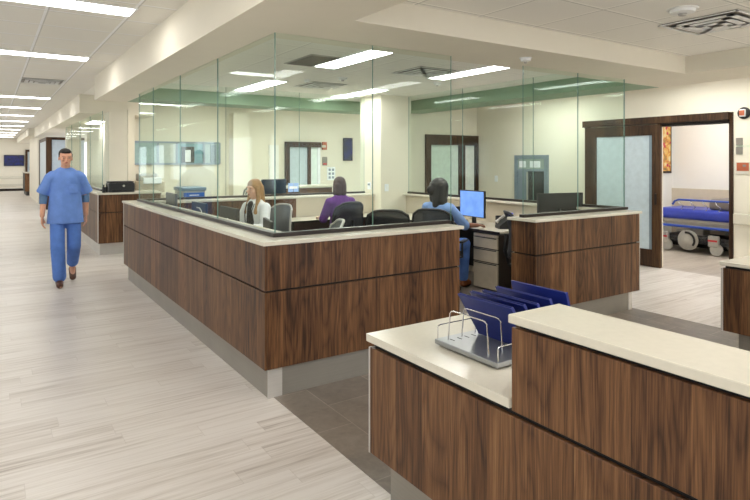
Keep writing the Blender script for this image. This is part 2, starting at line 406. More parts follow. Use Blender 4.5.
# strip window in the back wall (three lights)
b = B(); fr = [2.42, 3.02, 3.42, 4.02, 4.38]
for a in fr: box(b, a-.02, a+.02, 12.95, 13.0, 1.55, 2.03)
box(b, 2.42, 4.38, 12.95, 13.0, 1.53, 1.57); box(b, 2.42, 4.38, 12.95, 13.0, 2.0, 2.04)
w = struct('window_1', b, 'alum', 'long low strip window high on the back wall', 'window')
for i, (a, c) in enumerate(zip(fr, fr[1:])):
    obj('window_pane', bx(a+.02, c-.02, 12.97, 12.995, 1.57, 2.0), plain('strip_window_glass_%d' % i, [(150, 176, 176), (186, 192, 186), (122, 162, 172), (168, 184, 184)][i], .15), w)
for a, c, mm in ((3.30, 3.38, 'dglass'), (3.5, 3.95, 'dglass'), (4.12, 4.3, 'navy')): pass
obj('window_reveal', bx(3.52, 3.80, 12.945, 12.97, 1.575, 1.93), 'dglass', w); obj('window_reveal', bx(3.6, 3.72, 12.94, 12.946, 1.59, 1.86), 'paper', w)
obj('window_reveal', bx(4.17, 4.30, 12.945, 12.97, 1.575, 1.98), 'alum', w)

# ------------------------------------------------------------------ doors
# sliding door of the patient room: header, jamb, leaf with frosted pane
b = B(); box(b, X8-.10, X8+.13, 3.82, 6.12, 2.17, 2.275); d1 = struct('door_1', b, 'dwood', 'wide dark wood sliding door standing half open on the right wall', 'door')
obj('jamb', bx(X8-.02, X8+.13, 3.79, 3.84, 0, 2.275), 'dwood', d1)
obj('jamb', bx(X8-.03, X8, 6.02, 6.12, 0, 2.17), 'dwood', d1)
obj('track', bx(X8-.02, X8+.1, 3.85, 4.85, 2.125, 2.17), 'bronze', d1)
b = B(); X = X8-.09
box(b, X, X+.05, 4.77, 4.90, .01, 2.16); box(b, X, X+.05, 5.86, 6.02, .01, 2.16); box(b, X, X+.05, 4.90, 5.86, .01, .27); box(b, X, X+.05, 4.90, 5.86, 2.0, 2.16)
lf = obj('door_leaf', b, 'dwood', d1)
obj('frosted_pane', bx(X+.015, X+.035, 4.95, 5.86, .27, 2.0), 'frost', lf)
obj('pane_edge', bx(X+.012, X+.038, 4.90, 4.95, .27, 2.0), 'alum', lf)
obj('pull_handle', box(B(), X-.03, X, 4.82, 4.845, .95, 1.12, bev=.006), 'bronze', lf)
# framed glass door in the end wall
b = B(); box(b, 7.02, 7.14, 8.70, 8.9, 0, 2.13); box(b, 8.34, 8.4, 8.70, 8.9, 0, 2.13); box(b, 7.14, 8.34, 8.70, 8.9, 1.93, 2.13); box(b, 7.90, 8.05, 8.72, 8.86, 0, 1.93)
d2 = struct('door_2', b, 'dwood', 'dark framed glass door closing the end of the right corridor', 'door')
obj('frosted_pane', bx(7.14, 7.90, 8.77, 8.79, .05, 1.93), plain('pale_green_frosted_glass', (214, 230, 220), .3), d2)
obj('frosted_pane', bx(8.05, 8.34, 8.77, 8.79, .05, 1.93), plain('white_frosted_glass', (232, 236, 228), .4), d2)
# sliding door across the cross corridor
b = B(); box(b, 6.02, 6.12, 12.9, 13.0, 0, 2.07); box(b, 6.62, 6.70, 12.9, 13.0, 0, 1.96); box(b, 6.02, 6.98, 12.88, 13.0, 1.96, 2.09)
d3 = struct('door_3', b, 'dwood', 'dark framed sliding door in the wall behind the station', 'door')
obj('frosted_pane', bx(6.12, 6.62, 12.95, 12.99, 0, 1.96), 'frost', d3); obj('frosted_pane', bx(6.70, 6.9, 12.95, 12.99, 0, 1.96), plain('bright_room_glass', (226, 236, 232), .4), d3)
obj('door_edge', bx(6.9, 6.98, 12.93, 13.0, 0, 1.96), 'paper', d3)
struct('door_4', bx(5.6, 5.84, 12.94, 13.0, 0, 2.0), 'white', 'narrow white door leaf beside the dark framed sliding door', 'door')
# glass room farther down the corridor
b = B(); box(b, 1.55, 1.72, 22.0, 22.1, 0, 2.42); box(b, 1.55, 1.61, 22.1, 25.3, 2.3, 2.42); box(b, 1.55, 1.61, 25.1, 25.3, 0, 2.3); box(b, 1.72, 2.7, 22.0, 22.1, 2.33, 2.42)
d5 = struct('door_5', b, 'dwood', 'dark framed glass corner room down the corridor behind the man', 'door')
obj('frosted_pane', bx(1.72, 2.7, 22.03, 22.06, 0, 2.33), plain('blue_grey_glass', (186, 200, 214), .2), d5); obj('frosted_pane', bx(1.57, 1.59, 22.1, 25.1, 0, 2.3), 'frost', d5)
b = B(); box(b, 1.62, 1.72, 37.0, 37.1, 0, 2.26); box(b, 2.0, 2.1, 37.0, 37.1, 0, 2.26); box(b, 1.72, 2.0, 37.0, 37.1, 2.14, 2.26); box(b, 1.82, 1.9, 37.03, 37.1, 0, 2.14)
d6 = struct('door_6', b, 'dwood', 'brown framed glass door at the far end of the corridor', 'door')
obj('frosted_pane', bx(1.72, 2.0, 37.06, 37.09, 0, 2.14), 'frost', d6)
# ------------------------------------------------------------------ ceiling fittings
def troffer(x0, x1, y0, y1, z, label, group, lamp=None):
    lamp = lamp or ('lamp2' if x0 > 1 else 'lamp')
    cx, cy = (x0+x1)/2, (y0+y1)/2; hx, hy = (x1-x0)/2, (y1-y0)/2
    t = thing('ceiling_light', label, 'light', (cx, cy, z), 0, group)
    b = B(); f = .018
    for a in ((-hx-f, -hx, -hy-f, hy+f), (hx, hx+f, -hy-f, hy+f), (-hx, hx, -hy-f, -hy), (-hx, hx, hy, hy+f)): box(b, a[0], a[1], a[2], a[3], -.012, .0)
    obj('frame', b, 'lampw', t); obj('diffuser', bx(-hx, hx, -hy, hy, -.008, 0), lamp, t)
    return t
ordw = ['nearest', 'second nearest', 'third', 'fourth', 'fifth', 'sixth', 'seventh', 'eighth', 'ninth', 'tenth', 'eleventh']
ys = [5.20, 7.88, 13.2, 15.8, 18.5, 21.2, 24.0, 26.8, 29.6, 32.4, 35.2]
for i, y in enumerate(ys):
    troffer(-.22, 1.0, y-.14, y+.14, ZC, '%s long white ceiling light in the row over the left corridor' % ordw[i], 'corridor ceiling lights')
for y in (-4, -1.6, .6, 2.6): troffer(-.22, 1.0, y-.14, y+.14, ZC, 'long white corridor ceiling light behind the viewer', 'ceiling lights behind the viewer')
troffer(3.09, 3.36, 4.65, 5.87, ZK, 'white ceiling light in the station nearest the front glass, left of the square diffuser', 'station ceiling lights')
troffer(4.77, 5.03, 4.65, 5.87, ZK, 'white ceiling light in the station right of the square diffuser', 'station ceiling lights')
troffer(3.10, 3.37, 7.2, 8.5, ZK, 'white ceiling light at the back left of the station ceiling', 'station ceiling lights')
troffer(4.80, 5.06, 7.2, 8.5, ZK, 'white ceiling light at the back of the station near the column', 'station ceiling lights')
for x, y, l in ((3.1, 11.4, 'ceiling light over the cross corridor in front of the strip window'), (4.9, 11.2, 'ceiling light over the cross corridor before the pilaster'), (6.7, 11.2, 'ceiling light over the cross corridor before the sliding door'), (3.0, 10.0, 'added fill light just behind the back soffit at the left'), (4.4, 10.0, 'added fill light just behind the back soffit at the right')):  # row just behind the soffit is added to brighten the station's back walls
    troffer(x, x+1.22, y-.14, y+.14, ZC, l, 'cross corridor lights')
for x in (2.9, 4.7):
    for y in (-3.6, -1.0, .75): troffer(x, x+.28, y-.61, y+.61, ZK, 'white recess ceiling light behind the viewer', 'ceiling lights behind the viewer')
for y in (-2, 1.6, 4.0, 6.5): troffer(7.5, 7.78, y-.61, y+.61, 2.78, 'added fill light over the right corridor, hidden behind the soffit, at %s' % {-2: 'its near end', 1.6: 'its middle', 4.0: 'the sliding door', 6.5: 'its far end'}[y], 'added right corridor fill lights')  # lights out of view, added to brighten the right wall
for x in (8.9, 9.9):
    for y in (2.4, 4.9): troffer(x, x+.36, y-.61, y+.61, 2.8, 'unseen ceiling light brightening the patient room, %s %s' % ('nearer' if y < 4 else 'farther', 'by the door' if x < 9 else 'over the stretcher'), 'patient room lights', 'lamp')  # unseen; extra fixtures added and widened to brighten the room
troffer(1.9, 2.18, 14.2, 15.4, 2.52, 'ceiling light behind the second station glass', 'far lights', 'lamp')
troffer(2.0, 3.2, 28.0, 28.28, 2.62, 'ceiling light in the far side room', 'far lights', 'lamp')

def diffuser(x, y, z, s, label, mat='lampw'):
    t = thing('air_diffuser', label, 'vent', (x, y, z+.002), 0, 'ceiling air diffusers')
    b = B(); h = s/2
    for k in range(4):
        a = h*(1-.22*k); c = a-.02; zz = -.012-.006*k
        for q in range(4):
            box(b, -a, a, c-.03*(k > 0), a, zz-.004, zz, mat=RZ(q*PI/2))
    obj('louver', b, mat, t); obj('backing', bx(-h+.02, h-.02, -h+.02, h-.02, -.006, 0), 'sage', t)
    return t
diffuser(4.40, 5.49, ZK, .58, 'square metal air diffuser between the two front station lights')
diffuser(3.95, 7.3, ZK, .58, 'square metal air diffuser at the back of the station ceiling')
diffuser(4.76, 2.28, ZK, .60, 'square air diffuser in the recessed ceiling at the top right')
diffuser(.68, 10.45, ZC, .60, 'square air diffuser between the corridor lights')
t = thing('return_grille', 'grey perforated return air grille beside the front station light', 'vent', (2.9, 5.58, ZK))
obj('frame', bx(-.17, .17, -.33, .33, -.008, 0), 'grey', t)
b = B()
for k in range(16): box(b, -.15, .15, -.30+k*.0385, -.285+k*.0385, -.014, -.008)
obj('slats', b, 'sage', t)
def pendant(x, y, z, r, label, name, cat):
    b = B(); lathe(b, [(r*1.25, 0), (r*1.25, -.006), (r, -.010), (r*.95, -.03), (r*.55, -.036)]); t = tag(obj(name, b, 'lampw', None, True), label, cat); t.location = (x, y, z+.002)
    obj('sensor', lathe(B(), [(r*.35, -.034), (r*.3, -.05), (r*.1, -.052)], seg=12), 'grey', t); return t
pendant(4.15, 2.215, ZK, .085, 'round white smoke detector beside the top right air diffuser', 'smoke_detector', 'smoke detector')
pendant(3.84, 6.5, ZK, .06, 'small round white ceiling sensor between the station lights', 'ceiling_sensor', 'sensor')
pendant(3.55, 6.95, ZK, .04, 'small dark sprinkler head behind the front station light', 'sprinkler_head', 'sprinkler')
pendant(5.2, 6.2, ZK, .05, 'small round ceiling sensor beside the right station light', 'ceiling_sensor', 'sensor')
pendant(3.95, 3.5, ZS, .045, 'small round sprinkler cover on the front soffit above the opening', 'sprinkler_head', 'sprinkler')

# ------------------------------------------------------------------ nurse station counters
HW = 1.035    # top of wood
def panels(t, x0, x1, y0, y1, face, zs=((.206, .722), (.735, HW)), th=.02):
    """wood panels on one face of a counter; face = '-x','-y','+x'"""
    for a, c in zs:
        if face == '-x': obj('wood_panel', box(B(), x0, x0+th, y0, y1, a, c, bev=.0015, seg=1), 'wood', t)
        elif face == '+x': obj('wood_panel', box(B(), x1-th, x1, y0, y1, a, c, bev=.0015, seg=1), 'wood', t)
        elif face == '-y': obj('wood_panel', box(B(), x0, x1, y0, y0+th, a, c, bev=.0015, seg=1), 'wood', t)
        elif face == '+y': obj('wood_panel', box(B(), x0, x1, y1-th, y1, a, c, bev=.0015, seg=1), 'wood', t)
XL, YF = 1.52, 3.59
# L-shaped low wall at the corner
t = thing('reception_counter', 'long L-shaped wood counter with the corner towards the corridor', 'counter', (0, 0, 0))
b = B(); prism(b, [(XL+.02, YF+.02), (3.24, YF+.02), (3.24, YF+.30), (XL+.30, YF+.30), (XL+.30, 8.43), (XL+.02, 8.43)], .206, HW+.003)
obj('carcass', b, 'reveal', t)
panels(t, XL, XL, YF, 8.45, '-x'); panels(t, XL+.02, 3.25, YF, YF, '-y')
for a, c in ((.206, .722), (.735, HW)): obj('end_panel', bx(3.24, 3.255, YF+.02, YF+.31, a, c), 'wood', t)
obj('end_panel', bx(XL, XL+.31, 8.43, 8.45, .206, HW), 'wood', t); obj('inner_panel', bx(XL+.30, XL+.315, YF+.315, 8.43, .206, HW), 'beige', t); obj('inner_panel', bx(XL+.315, 3.24, YF+.30, YF+.315, .206, HW), 'beige', t)
obj('edge_trim', bx(XL-.004, XL+.006, 8.44, 8.456, .206, HW), 'trim', t)
obj('toe_kick', bx(1.562, 1.60, 3.628, 8.36, 0, .206), 'steel', t); obj('toe_kick', bx(1.60, 3.19, 3.628, 3.66, 0, .206), 'steel', t)
obj('kick_corner_trim', bx(1.556, 1.66, 3.622, 3.63, 0, .203), 'trim', t)
b = B(); prism(b, [(XL-.02, YF-.02), (3.285, YF-.02), (3.285, YF+.33), (XL+.33, YF+.33), (XL+.33, 8.47), (XL-.02, 8.47)], HW+.003, 1.065)
bmesh.ops.bevel(b, geom=[e for e in b.edges], offset=.004, segments=2, affect='EDGES')
tag(obj('countertop', b, 'top'), 'cream L-shaped countertop under the corner glass', 'countertop')
# glass screens
def glazing(name, label, runs, parent=None, z0=1.065, z1=ZS, cap_th=.03):
    t = thing(name, label, 'glass screen', (0, 0, 0), 0)
    for (x0, y0, x1, y1, cuts, top) in runs:
        th = .005; alongx = abs(x1-x0) > abs(y1-y0)
        if alongx: obj('base_channel', box(B(), x0, x1, y0-cap_th, y0+cap_th, z0, z0+.028, bev=.003, seg=1), 'bronze', t)
        else: obj('base_channel', box(B(), x0-cap_th, x0+cap_th, y0, y1, z0, z0+.028, bev=.003, seg=1), 'bronze', t)
        for a, c in zip(cuts, cuts[1:]):
            g = .0015
            if alongx: p = bx(a+g, c-g, y0-th, y0+th, z0+.02, top)
            else: p = bx(x0-th, x0+th, a+g, c-g, z0+.02, top)
            o = obj('glass_pane', p, 'glass', t)
            o.data.materials.append(M['gedge'])
            for f in o.data.polygons:
                n = f.normal
                if (alongx and abs(n.x) > .9) or (not alongx and abs(n.y) > .9) : f.material_index = 1
    return t
GX, GY, RX_ = 1.69, 3.80, 5.90
glazing('glass_screen', 'frameless glass screen along the corridor side of the nurse station', [(GX, GY+.03, GX, 8.3, [GY+.008, 5.05, 6.27, 7.49, 8.3], ZS)])
glazing('glass_screen', 'frameless glass screen on the front of the corner counter left of the opening', [(GX-.03, GY, 3.31, GY, [GX-.006, 2.52, 3.34], ZS)])
glazing('glass_screen', 'two pane glass screen on the counter right of the opening', [(4.23, GY, 5.93, GY, [4.25, 5.08, 5.905], ZS)])
glazing('glass_screen', 'glass screen along the right side of the nurse station facing the right corridor', [(RX_, GY+.03, RX_, 7.79, [GY+.008, 5.1, 6.45, 7.79], ZK)])
glazing('glass_screen', 'glass screen across the back of the nurse station', [(GX+.03, 8.3, 5.33, 8.3, [GX+.01, 2.9, 4.1, 5.33], ZK)])
# front right counter
t = thing('front_counter', 'wood panelled counter right of the station opening', 'counter')
XA, XB = 4.19, 5.85
obj('carcass', bx(XA+.02, XB-.02, YF+.02, YF+.28, .206, HW+.003), 'reveal', t)
panels(t, XA, XB, YF, YF, '-y')
for a, c in ((.206, .722), (.735, HW)):
    obj('end_panel', bx(XA, XA+.02, YF+.02, YF+.3, a, c), 'wood', t); obj('end_panel', bx(XB-.02, XB, YF+.02, YF+.3, a, c), 'wood', t)
obj('inner_panel', bx(XA+.02, XB-.02, YF+.28, YF+.3, .206, HW), 'beige', t)
obj('toe_kick', bx(XA+.05, 5.77, YF+.045, YF+.075, 0, .206), 'steel', t); obj('kick_corner_trim', bx(5.71, 5.776, YF+.04, YF+.046, 0, .203), 'trim', t)
obj('edge_trim', bx(XB-.004, XB+.004, YF-.004, YF+.012, .206, HW), 'trim', t)
obj('end_kick', bx(5.74, 5.77, YF+.075, YF+.25, 0, .206), 'steel', t)
tag(obj('countertop', box(B(), XA-.03, 5.875, YF-.02, YF+.33, HW+.003, 1.065, bev=.004), 'top'), 'cream countertop of the counter right of the opening', 'countertop')
# right side partition
t = thing('side_partition', 'low beige partition under the right side glass', 'partition')
obj('carcass', bx(5.84, 5.98, YF+.34, 7.79, 0, HW), 'beige', t); obj('outer_panel', bx(5.98, 6.0, YF+.34, 7.79, .1, HW), 'wood', t)
obj('ledge', box(B(), 5.78, 6.02, YF+.335, 7.79, HW, 1.065, bev=.004), 'top', t)
# back counter
t = thing('back_counter', 'wood and beige counter across the back of the station', 'counter')
obj('carcass', bx(1.84, 5.325, 8.02, 8.46, .1, HW), 'reveal', t)
obj('wood_panel', bx(1.84, 3.9, 8.0, 8.02, .12, HW), 'wood', t); obj('beige_panel', bx(3.9, 5.33, 8.0, 8.02, .12, HW), 'beige', t)
obj('rear_panel', bx(1.84, 5.33, 8.46, 8.48, .1, HW), 'wood', t); obj('toe_kick', bx(1.9, 5.3, 8.05, 8.1, 0, .12), 'steel', t)
tag(obj('countertop', box(B(), 1.86, 5.33, 7.97, 8.5, HW, 1.065, bev=.004), 'top'), 'long cream countertop across the back of the station', 'countertop')
# second station along the corridor
t = thing('second_counter', 'wood counter of the second station behind the man', 'counter')
b = B(); prism(b, [(1.54, 10.72), (2.52, 10.72), (2.52, 11.35), (1.78, 11.35), (1.78, 17.48), (1.54, 17.48)], .206, HW-.001); obj('carcass', b, 'reveal', t)
panels(t, 1.52, 1.52, 10.70, 17.5, '-x'); panels(t, 1.54, 2.54, 10.70, 10.70, '-y')
obj('edge_trim', bx(1.514, 1.526, 10.694, 10.712, .206, HW), 'trim', t)
obj('toe_kick', bx(1.56, 1.6, 10.8, 17.4, 0, .206), 'trim', t); obj('toe_kick', bx(1.6, 2.5, 10.8, 10.84, 0, .206), 'trim', t)
b = B(); prism(b, [(1.50, 10.68), (2.56, 10.68), (2.56, 11.4), (1.80, 11.4), (1.80, 17.52), (1.50, 17.52)], HW, 1.065)
tag(obj('countertop', b, 'top'), 'pale countertop of the second station counter', 'countertop')
glazing('glass_screen', 'tall glass screen of the second station behind the man', [(1.70, 11.45, 1.70, 17.5, [11.45, 13.0, 14.6, 16.2, 17.5], ZS)])
# third counter far down the corridor
t = thing('far_counter', 'small brown counter near the end of the corridor', 'counter')
obj('wood_panel', bx(1.36, 1.78, 31.5, 31.55, .2, 1.05), 'wood', t); obj('carcass', bx(1.38, 1.78, 31.55, 34, .2, 1.05), 'reveal', t); obj('toe_kick', bx(1.42, 1.75, 31.6, 33.9, 0, .2), 'black', t)
obj('countertop', box(B(), 1.33, 1.8, 31.45, 34.1, 1.05, 1.09, bev=.005), 'top', t)
# ------------------------------------------------------------------ foreground counter
XFc, YN = 1.514, 2.31
t = thing('reception_desk', 'near wood panelled desk at the bottom right with a low and a raised part', 'desk')
obj('carcass', bx(XFc+.02, 2.22, -1.5, YN-.02, .206, .74), 'reveal', t)
obj('wood_panel', box(B(), XFc, XFc+.02, -1.5, YN, .206, .711, bev=.0015, seg=1), 'wood', t)
obj('end_panel', bx(XFc+.02, 2.22, YN-.02, YN, .206, .711), 'wood', t)
obj('edge_trim', bx(XFc-.003, XFc+.012, YN-.006, YN+.003, .206, .711), 'trim', t)
obj('toe_kick', bx(1.575, 1.60, -1.5, 2.22, 0, .206), 'steel', t); obj('toe_kick', bx(1.60, 2.2, 2.19, 2.22, 0, .206), 'steel', t)
obj('raised_carcass', bx(XFc+.02, 1.72, -1.5, 1.385, .74, 1.035), 'reveal', t)
obj('raised_panel', box(B(), XFc, XFc+.02, -1.5, 1.405, .730, 1.022, bev=.0015, seg=1), 'wood', t)
obj('raised_end_panel', bx(XFc+.02, 1.74, 1.385, 1.405, .778, 1.025), 'wood', t)
b = B(); prism(b, [(1.502, 1.407), (2.26, 1.407), (2.26, YN+.01), (1.502, YN+.01)], .74, .775)
prism(b, [(1.745, -1.5), (2.26, -1.5), (2.26, 1.41), (1.745, 1.41)], .74, .775)
tag(obj('desk_worktop', b, 'top'), 'low cream worktop of the near desk under the folder rack', 'worktop')
tag(obj('transaction_top', box(B(), 1.503, 1.775, -1.5, 1.412, 1.037, 1.068, bev=.004), 'top'), 'raised cream transaction top in the near right foreground', 'countertop')
# counter at the right edge
t = thing('side_desk', 'wood panelled desk at the right edge of the view', 'desk')
obj('carcass', bx(5.05, 5.75, -1.0, 2.34, .206, .74), 'reveal', t); obj('wood_panel', bx(5.03, 5.05, -1.0, 2.36, .206, .722), 'wood', t)
obj('end_panel', bx(5.05, 5.75, 2.34, 2.36, .206, .722), 'wood', t); obj('toe_kick', bx(5.12, 5.15, -1.0, 2.27, 0, .206), 'steel', t); obj('toe_kick', bx(5.15, 5.7, 2.24, 2.27, 0, .206), 'steel', t)
obj('edge_trim', bx(5.024, 5.036, 2.35, 2.366, .206, .722), 'trim', t)
tag(obj('desk_worktop', box(B(), 5.015, 5.78, -1.0, 2.375, .745, .775, bev=.004), 'top'), 'cream worktop of the desk at the right edge', 'worktop')

# ------------------------------------------------------------------ folder rack
t = thing('folder_rack', 'grey metal chart rack with chrome wire dividers on the near desk', 'rack', (0, 0, .775))
b = B(); x0, x1, y0, y1 = 1.66, 2.235, 1.615, 2.0
box(b, x0, x1, y0, y1, .008, .030, bev=.004); obj('tray', b, 'tray', t)
obj('tray_plinth', bx(x0+.02, x1-.02, y0+.02, y1-.02, 0, .008), 'black', t)
b = B()
for k in range(12): box(b, x0+.05+k*.043, x0+.056+k*.043, 1.925, 1.955, .030, .0306)
obj('slots', b, 'reveal', t)
for k in range(7):
    xw = 1.697+k*.081; b = B(); lean = .008
    P = [(xw, 1.95, .03), (xw+lean*.8, 1.945, .15), (xw+lean*.93, 1.935, .160), (xw+lean, 1.92, .163), (xw+lean, 1.74, .163), (xw+lean*.93, 1.725, .160), (xw+lean*.8, 1.715, .15), (xw, 1.70, .03)]
    tube(b, P, .0032); obj('wire_divider', b, 'wire', t, True)
for y in (1.992, 1.623):
    b = B(); tube(b, [(1.672, y, .03), (1.672, y, .082), (1.677, y, .088), (1.69, y, .09), (2.205, y, .09), (2.218, y, .088), (2.223, y, .082), (2.223, y, .03)], .0026); obj('side_rail', b, 'wire', t, True)
fl = [((1.884), (1.752), 1.785, 'front most blue chart folder leaning in the wire rack'), ((1.955), (1.83), 1.79, 'second blue chart folder from the front of the rack'),
      ((2.015), (1.89), 1.773, 'thin middle blue chart folder in the rack'), ((2.10), (2.00), 1.797, 'fourth blue chart folder, tall one behind the middle folder'), ((2.165), (2.10), 1.79, 'rearmost and highest blue chart folder at the right of the rack')]
for xb, xt, yc, lab in fl:
    zt = .235 if xt < 2.05 else .252
    ang = math.atan2(xb-xt, zt-.032); L = math.hypot(xb-xt, zt-.032)
    o = thing('chart_folder', lab, 'folder', (xb, yc, .775+.032), 0, 'blue chart folders in the rack')
    m = RY(-ang)
    obj('cover', box(B(), -.0075, -.0035, -.158, .158, 0.003, L, bev=.001, seg=1, mat=m), 'folder', o)
    obj('cover', box(B(), .0035, .0075, -.158, .158, 0.003, L-.004, bev=.001, seg=1, mat=m), 'folder', o)
    obj('spine', box(B(), -.0075, .0075, -.162, -.156, 0.003, L-.002, bev=.001, seg=1, mat=m), 'folder', o)
    obj('pages', box(B(), -.0035, .0035, -.155, .15, .006, L-.02, mat=m), 'navy', o)

# ------------------------------------------------------------------ office furniture
def chair(loc, rz, label, mesh='dgrey', group='task chairs in the station'):
    t = thing('task_chair', label, 'chair', loc, rz, group)      # faces local -Y
    b = B(); box(b, -.24, .24, -.25, .22, .44, .50, bev=.025); obj('seat', b, mesh, t, True)
    # curved mesh back
    b = B(); rows = []
    for i in range(9):
        z = .55+i*.062; w = .175+.085*math.sin(PI*(.15+.72*i/8)); ring = []
        for j in range(9):
            u = -1+2*j/8; y = .25+.05*math.sin(i/8*PI)*-1+.03*(i/8)+.10*(1-u*u)*.55
            ring.append(Vector((u*w, y+.0, z-(abs(u)**4)*(.05 if i == 8 else 0))))
        rows.append(ring)
    va = [[b.verts.new(p) for p in r] for r in rows]; vb = [[b.verts.new(p+Vector((0, .012, 0))) for p in r] for r in rows]
    for i in range(8):
        for j in range(8):
            b.faces.new((va[i][j], va[i][j+1], va[i+1][j+1], va[i+1][j])); b.faces.new((vb[i][j], vb[i+1][j], vb[i+1][j+1], vb[i][j+1]))
    per = [(i, 0) for i in range(9)]+[(8, j) for j in range(1, 9)]+[(i, 8) for i in range(7, -1, -1)]+[(0, j) for j in range(7, 0, -1)]
    for k in range(len(per)):
        (i, j), (p, q) = per[k], per[(k+1) % len(per)]; b.faces.new((va[i][j], va[p][q], vb[p][q], vb[i][j]))
    bk = obj('backrest', b, mesh, t, True)
    b = B(); tube(b, [rows[i][j]+Vector((0, .006, 0)) for i, j in per], .014, 6, True); obj('back_frame', b, 'black' if mesh == 'dgrey' else 'grey', bk, True)
    b = B(); tube(b, [(0, .10, .43), (0, .30, .46), (0, .345, .62), (0, .33, .8)], .02); obj('spine', b, 'black', t, True)
    for s in (-1, 1):
        b = B(); tube(b, [(s*.22, .05, .45), (s*.30, .05, .47), (s*.30, .05, .64)], .013); box(b, s*.30-.03, s*.30+.03, -.14, .12, .64, .665, bev=.01); obj('armrest', b, 'black', t, True)
    b = B(); lathe(b, [(.03, .10), (.03, .26), (.018, .26), (.018, .40), (.06, .41), (.06, .44)]); obj('gas_column', b, 'black', t, True)
    b = B()
    for k in range(5):
        a = k*2*PI/5+.3; tube(b, [(0, 0, .115), (.29*math.cos(a), .29*math.sin(a), .085)], [.026, .015], 6)
    obj('star_base', b, 'black', t, True)
    for k in range(5):
        a = k*2*PI/5+.3; b = B(); lathe(b, [(.015, -.02), (.032, -.018), (.032, .018), (.015, .02)], T((.29*math.cos(a), .29*math.sin(a), .032)) @ RZ(a) @ RX(PI/2) , 12); obj('caster', b, 'black', t, True)
    return t
c0 = chair((2.86, 6.80, 0), -PI/2+.2, 'grey mesh chair of the woman in the white coat', 'mgrey')
cg = c0
dup(cg, (2.45, 4.80, -.0), -PI*.62, 'grey mesh task chair low behind the glass corner')
dup(cg, (4.3, 11.9, 0), -PI*.6, 'grey mesh chair far behind the back counter before the pale wall')
cb = chair((4.06, 7.0, 0), PI+.12, 'black mesh chair of the woman in purple')
dup(cb, (4.52, 5.36, 0), PI*.68, 'black mesh chair of the woman in pale blue')
dup(cb, (3.95, 5.62, 0), PI*.80, 'empty black mesh chair left of the woman in pale blue')
dup(cb, (5.02, 4.30, 0), PI*.5-.58, 'black mesh task chair at the right desk by the counter end')

def monitor(loc, rz, label, w=.52, h=.32, lift=.09, scr='black', back='black', name='computer_monitor', logo=False, group='computer monitors'):
    t = thing(name, label, 'monitor', loc, rz, group)     # screen faces local -Y
    b = B(); box(b, -.12, .12, -.09, .09, 0, .012, bev=.004); obj('stand_base', b, 'black', t)
    b = B(); box(b, -.03, .03, .015, .04, .01, lift+h*.5); obj('stand_neck', b, 'black', t)
    obj('housing', box(B(), -w/2, w/2, -.015, .015, lift, lift+h, bev=.006), back, t)
    obj('screen', bx(-w/2+.012, w/2-.012, -.0165, -.0148, lift+.012, lift+h-.012), scr, t)
    if logo:
        obj('logo_disc', lathe(B(), [(.032, 0), (.032, .003)], T((0, .0145, lift+h*.55)) @ RX(-PI/2), 24), 'lampw', t)
    return t
# left desk
t = thing('staff_desk', 'staff desk along the corridor side inside the station', 'desk')
obj('worktop', box(B(), 1.84, 2.40, 3.93, 7.95, .72, .75, bev=.004), 'top', t)
for y in (3.95, 5.6, 7.9): obj('leg_panel', bx(1.86, 2.36, y, y+.025, 0, .72), 'beige', t)
monitor((1.97, 7.72, .75), PI/2, 'navy computer monitor at the far left end of the corridor side desk', .48, .34, .10, back='navy')
monitor((2.05, 6.78, .75), PI/2, 'dark computer monitor second from the left end of the corridor side desk', .54, .33, .04, back='navy')
monitor((2.05, 5.77, .75), PI/2, 'black computer monitor with a round logo in front of the woman in white', .54, .32, .06, logo=True)
monitor((2.08, 4.84, .75), PI*.42, 'dark computer monitor nearest the glass corner', .42, .27, .06)
for y, lab in ((7.25, 'white cup between the two left monitors'), (6.25, 'small white cup beside the logo monitor')):
    b = B(); lathe(b, [(.028, 0), (.036, .10), (.040, .10), (.040, .104), (.033, .104), (.026, .01)]); o = tag(obj('paper_cup', b, 'paper', None, True), lab, 'cup'); o.location = (1.97, y, .75)
# cable arm lamp behind second monitor
t = thing('desk_lamp', 'pale curved desk lamp between the monitors on the corridor side desk', 'lamp', (1.95, 6.35, .75))
obj('lamp_base', lathe(B(), [(.06, 0), (.06, .015), (.02, .02)]), 'grey', t); b = B(); tube(b, [(0, 0, .015), (0, 0, .25), (0, .03, .30), (0, .10, .33), (0, .2, .33)], .007); obj('lamp_arm', b, 'grey', t, True)
# right desk
t = thing('corner_desk', 'cream L-shaped desk on the right side of the station', 'desk')
b = B(); prism(b, [(5.10, 4.92), (5.32, 4.92), (5.32, 3.92), (5.83, 3.92), (5.83, 7.5), (5.10, 7.5)], .725, .752); obj('worktop', b, 'top', t)
obj('edge_band', bx(5.092, 5.10, 4.92, 7.5, .722, .75), 'bronze', t); obj('back_panel', bx(5.78, 5.81, 3.95, 7.45, .1, .72), 'reveal', t)
obj('leg_panel', bx(5.2, 5.8, 7.42, 7.45, 0, .72), 'beige', t); obj('leg_panel', bx(5.36, 5.8, 3.95, 3.98, 0, .72), 'beige', t)
t = thing('pedestal_cabinet', 'taupe three drawer pedestal under the right desk', 'cabinet', (5.11, 4.96, 0))
obj('body', bx(.015, .6, 0, .42, .03, .70), plain('dark_taupe_steel', (70, 62, 55), .45), t)
for a, c in ((.03, .345), (.36, .515), (.53, .665)):
    d = obj('drawer', box(B(), -.008, .015, .005, .415, a, c, bev=.003), 'ped', t); obj('drawer_pull', bx(-.012, -.006, .02, .40, c-.012, c-.002), 'black', d)
obj('lock', lathe(B(), [(.008, 0), (.008, .004)], T((-.008, .07, .685)) @ RY(-PI/2), 10), 'trim', t); obj('top_rail', bx(-.006, .015, .005, .415, .67, .70), 'ped', t)
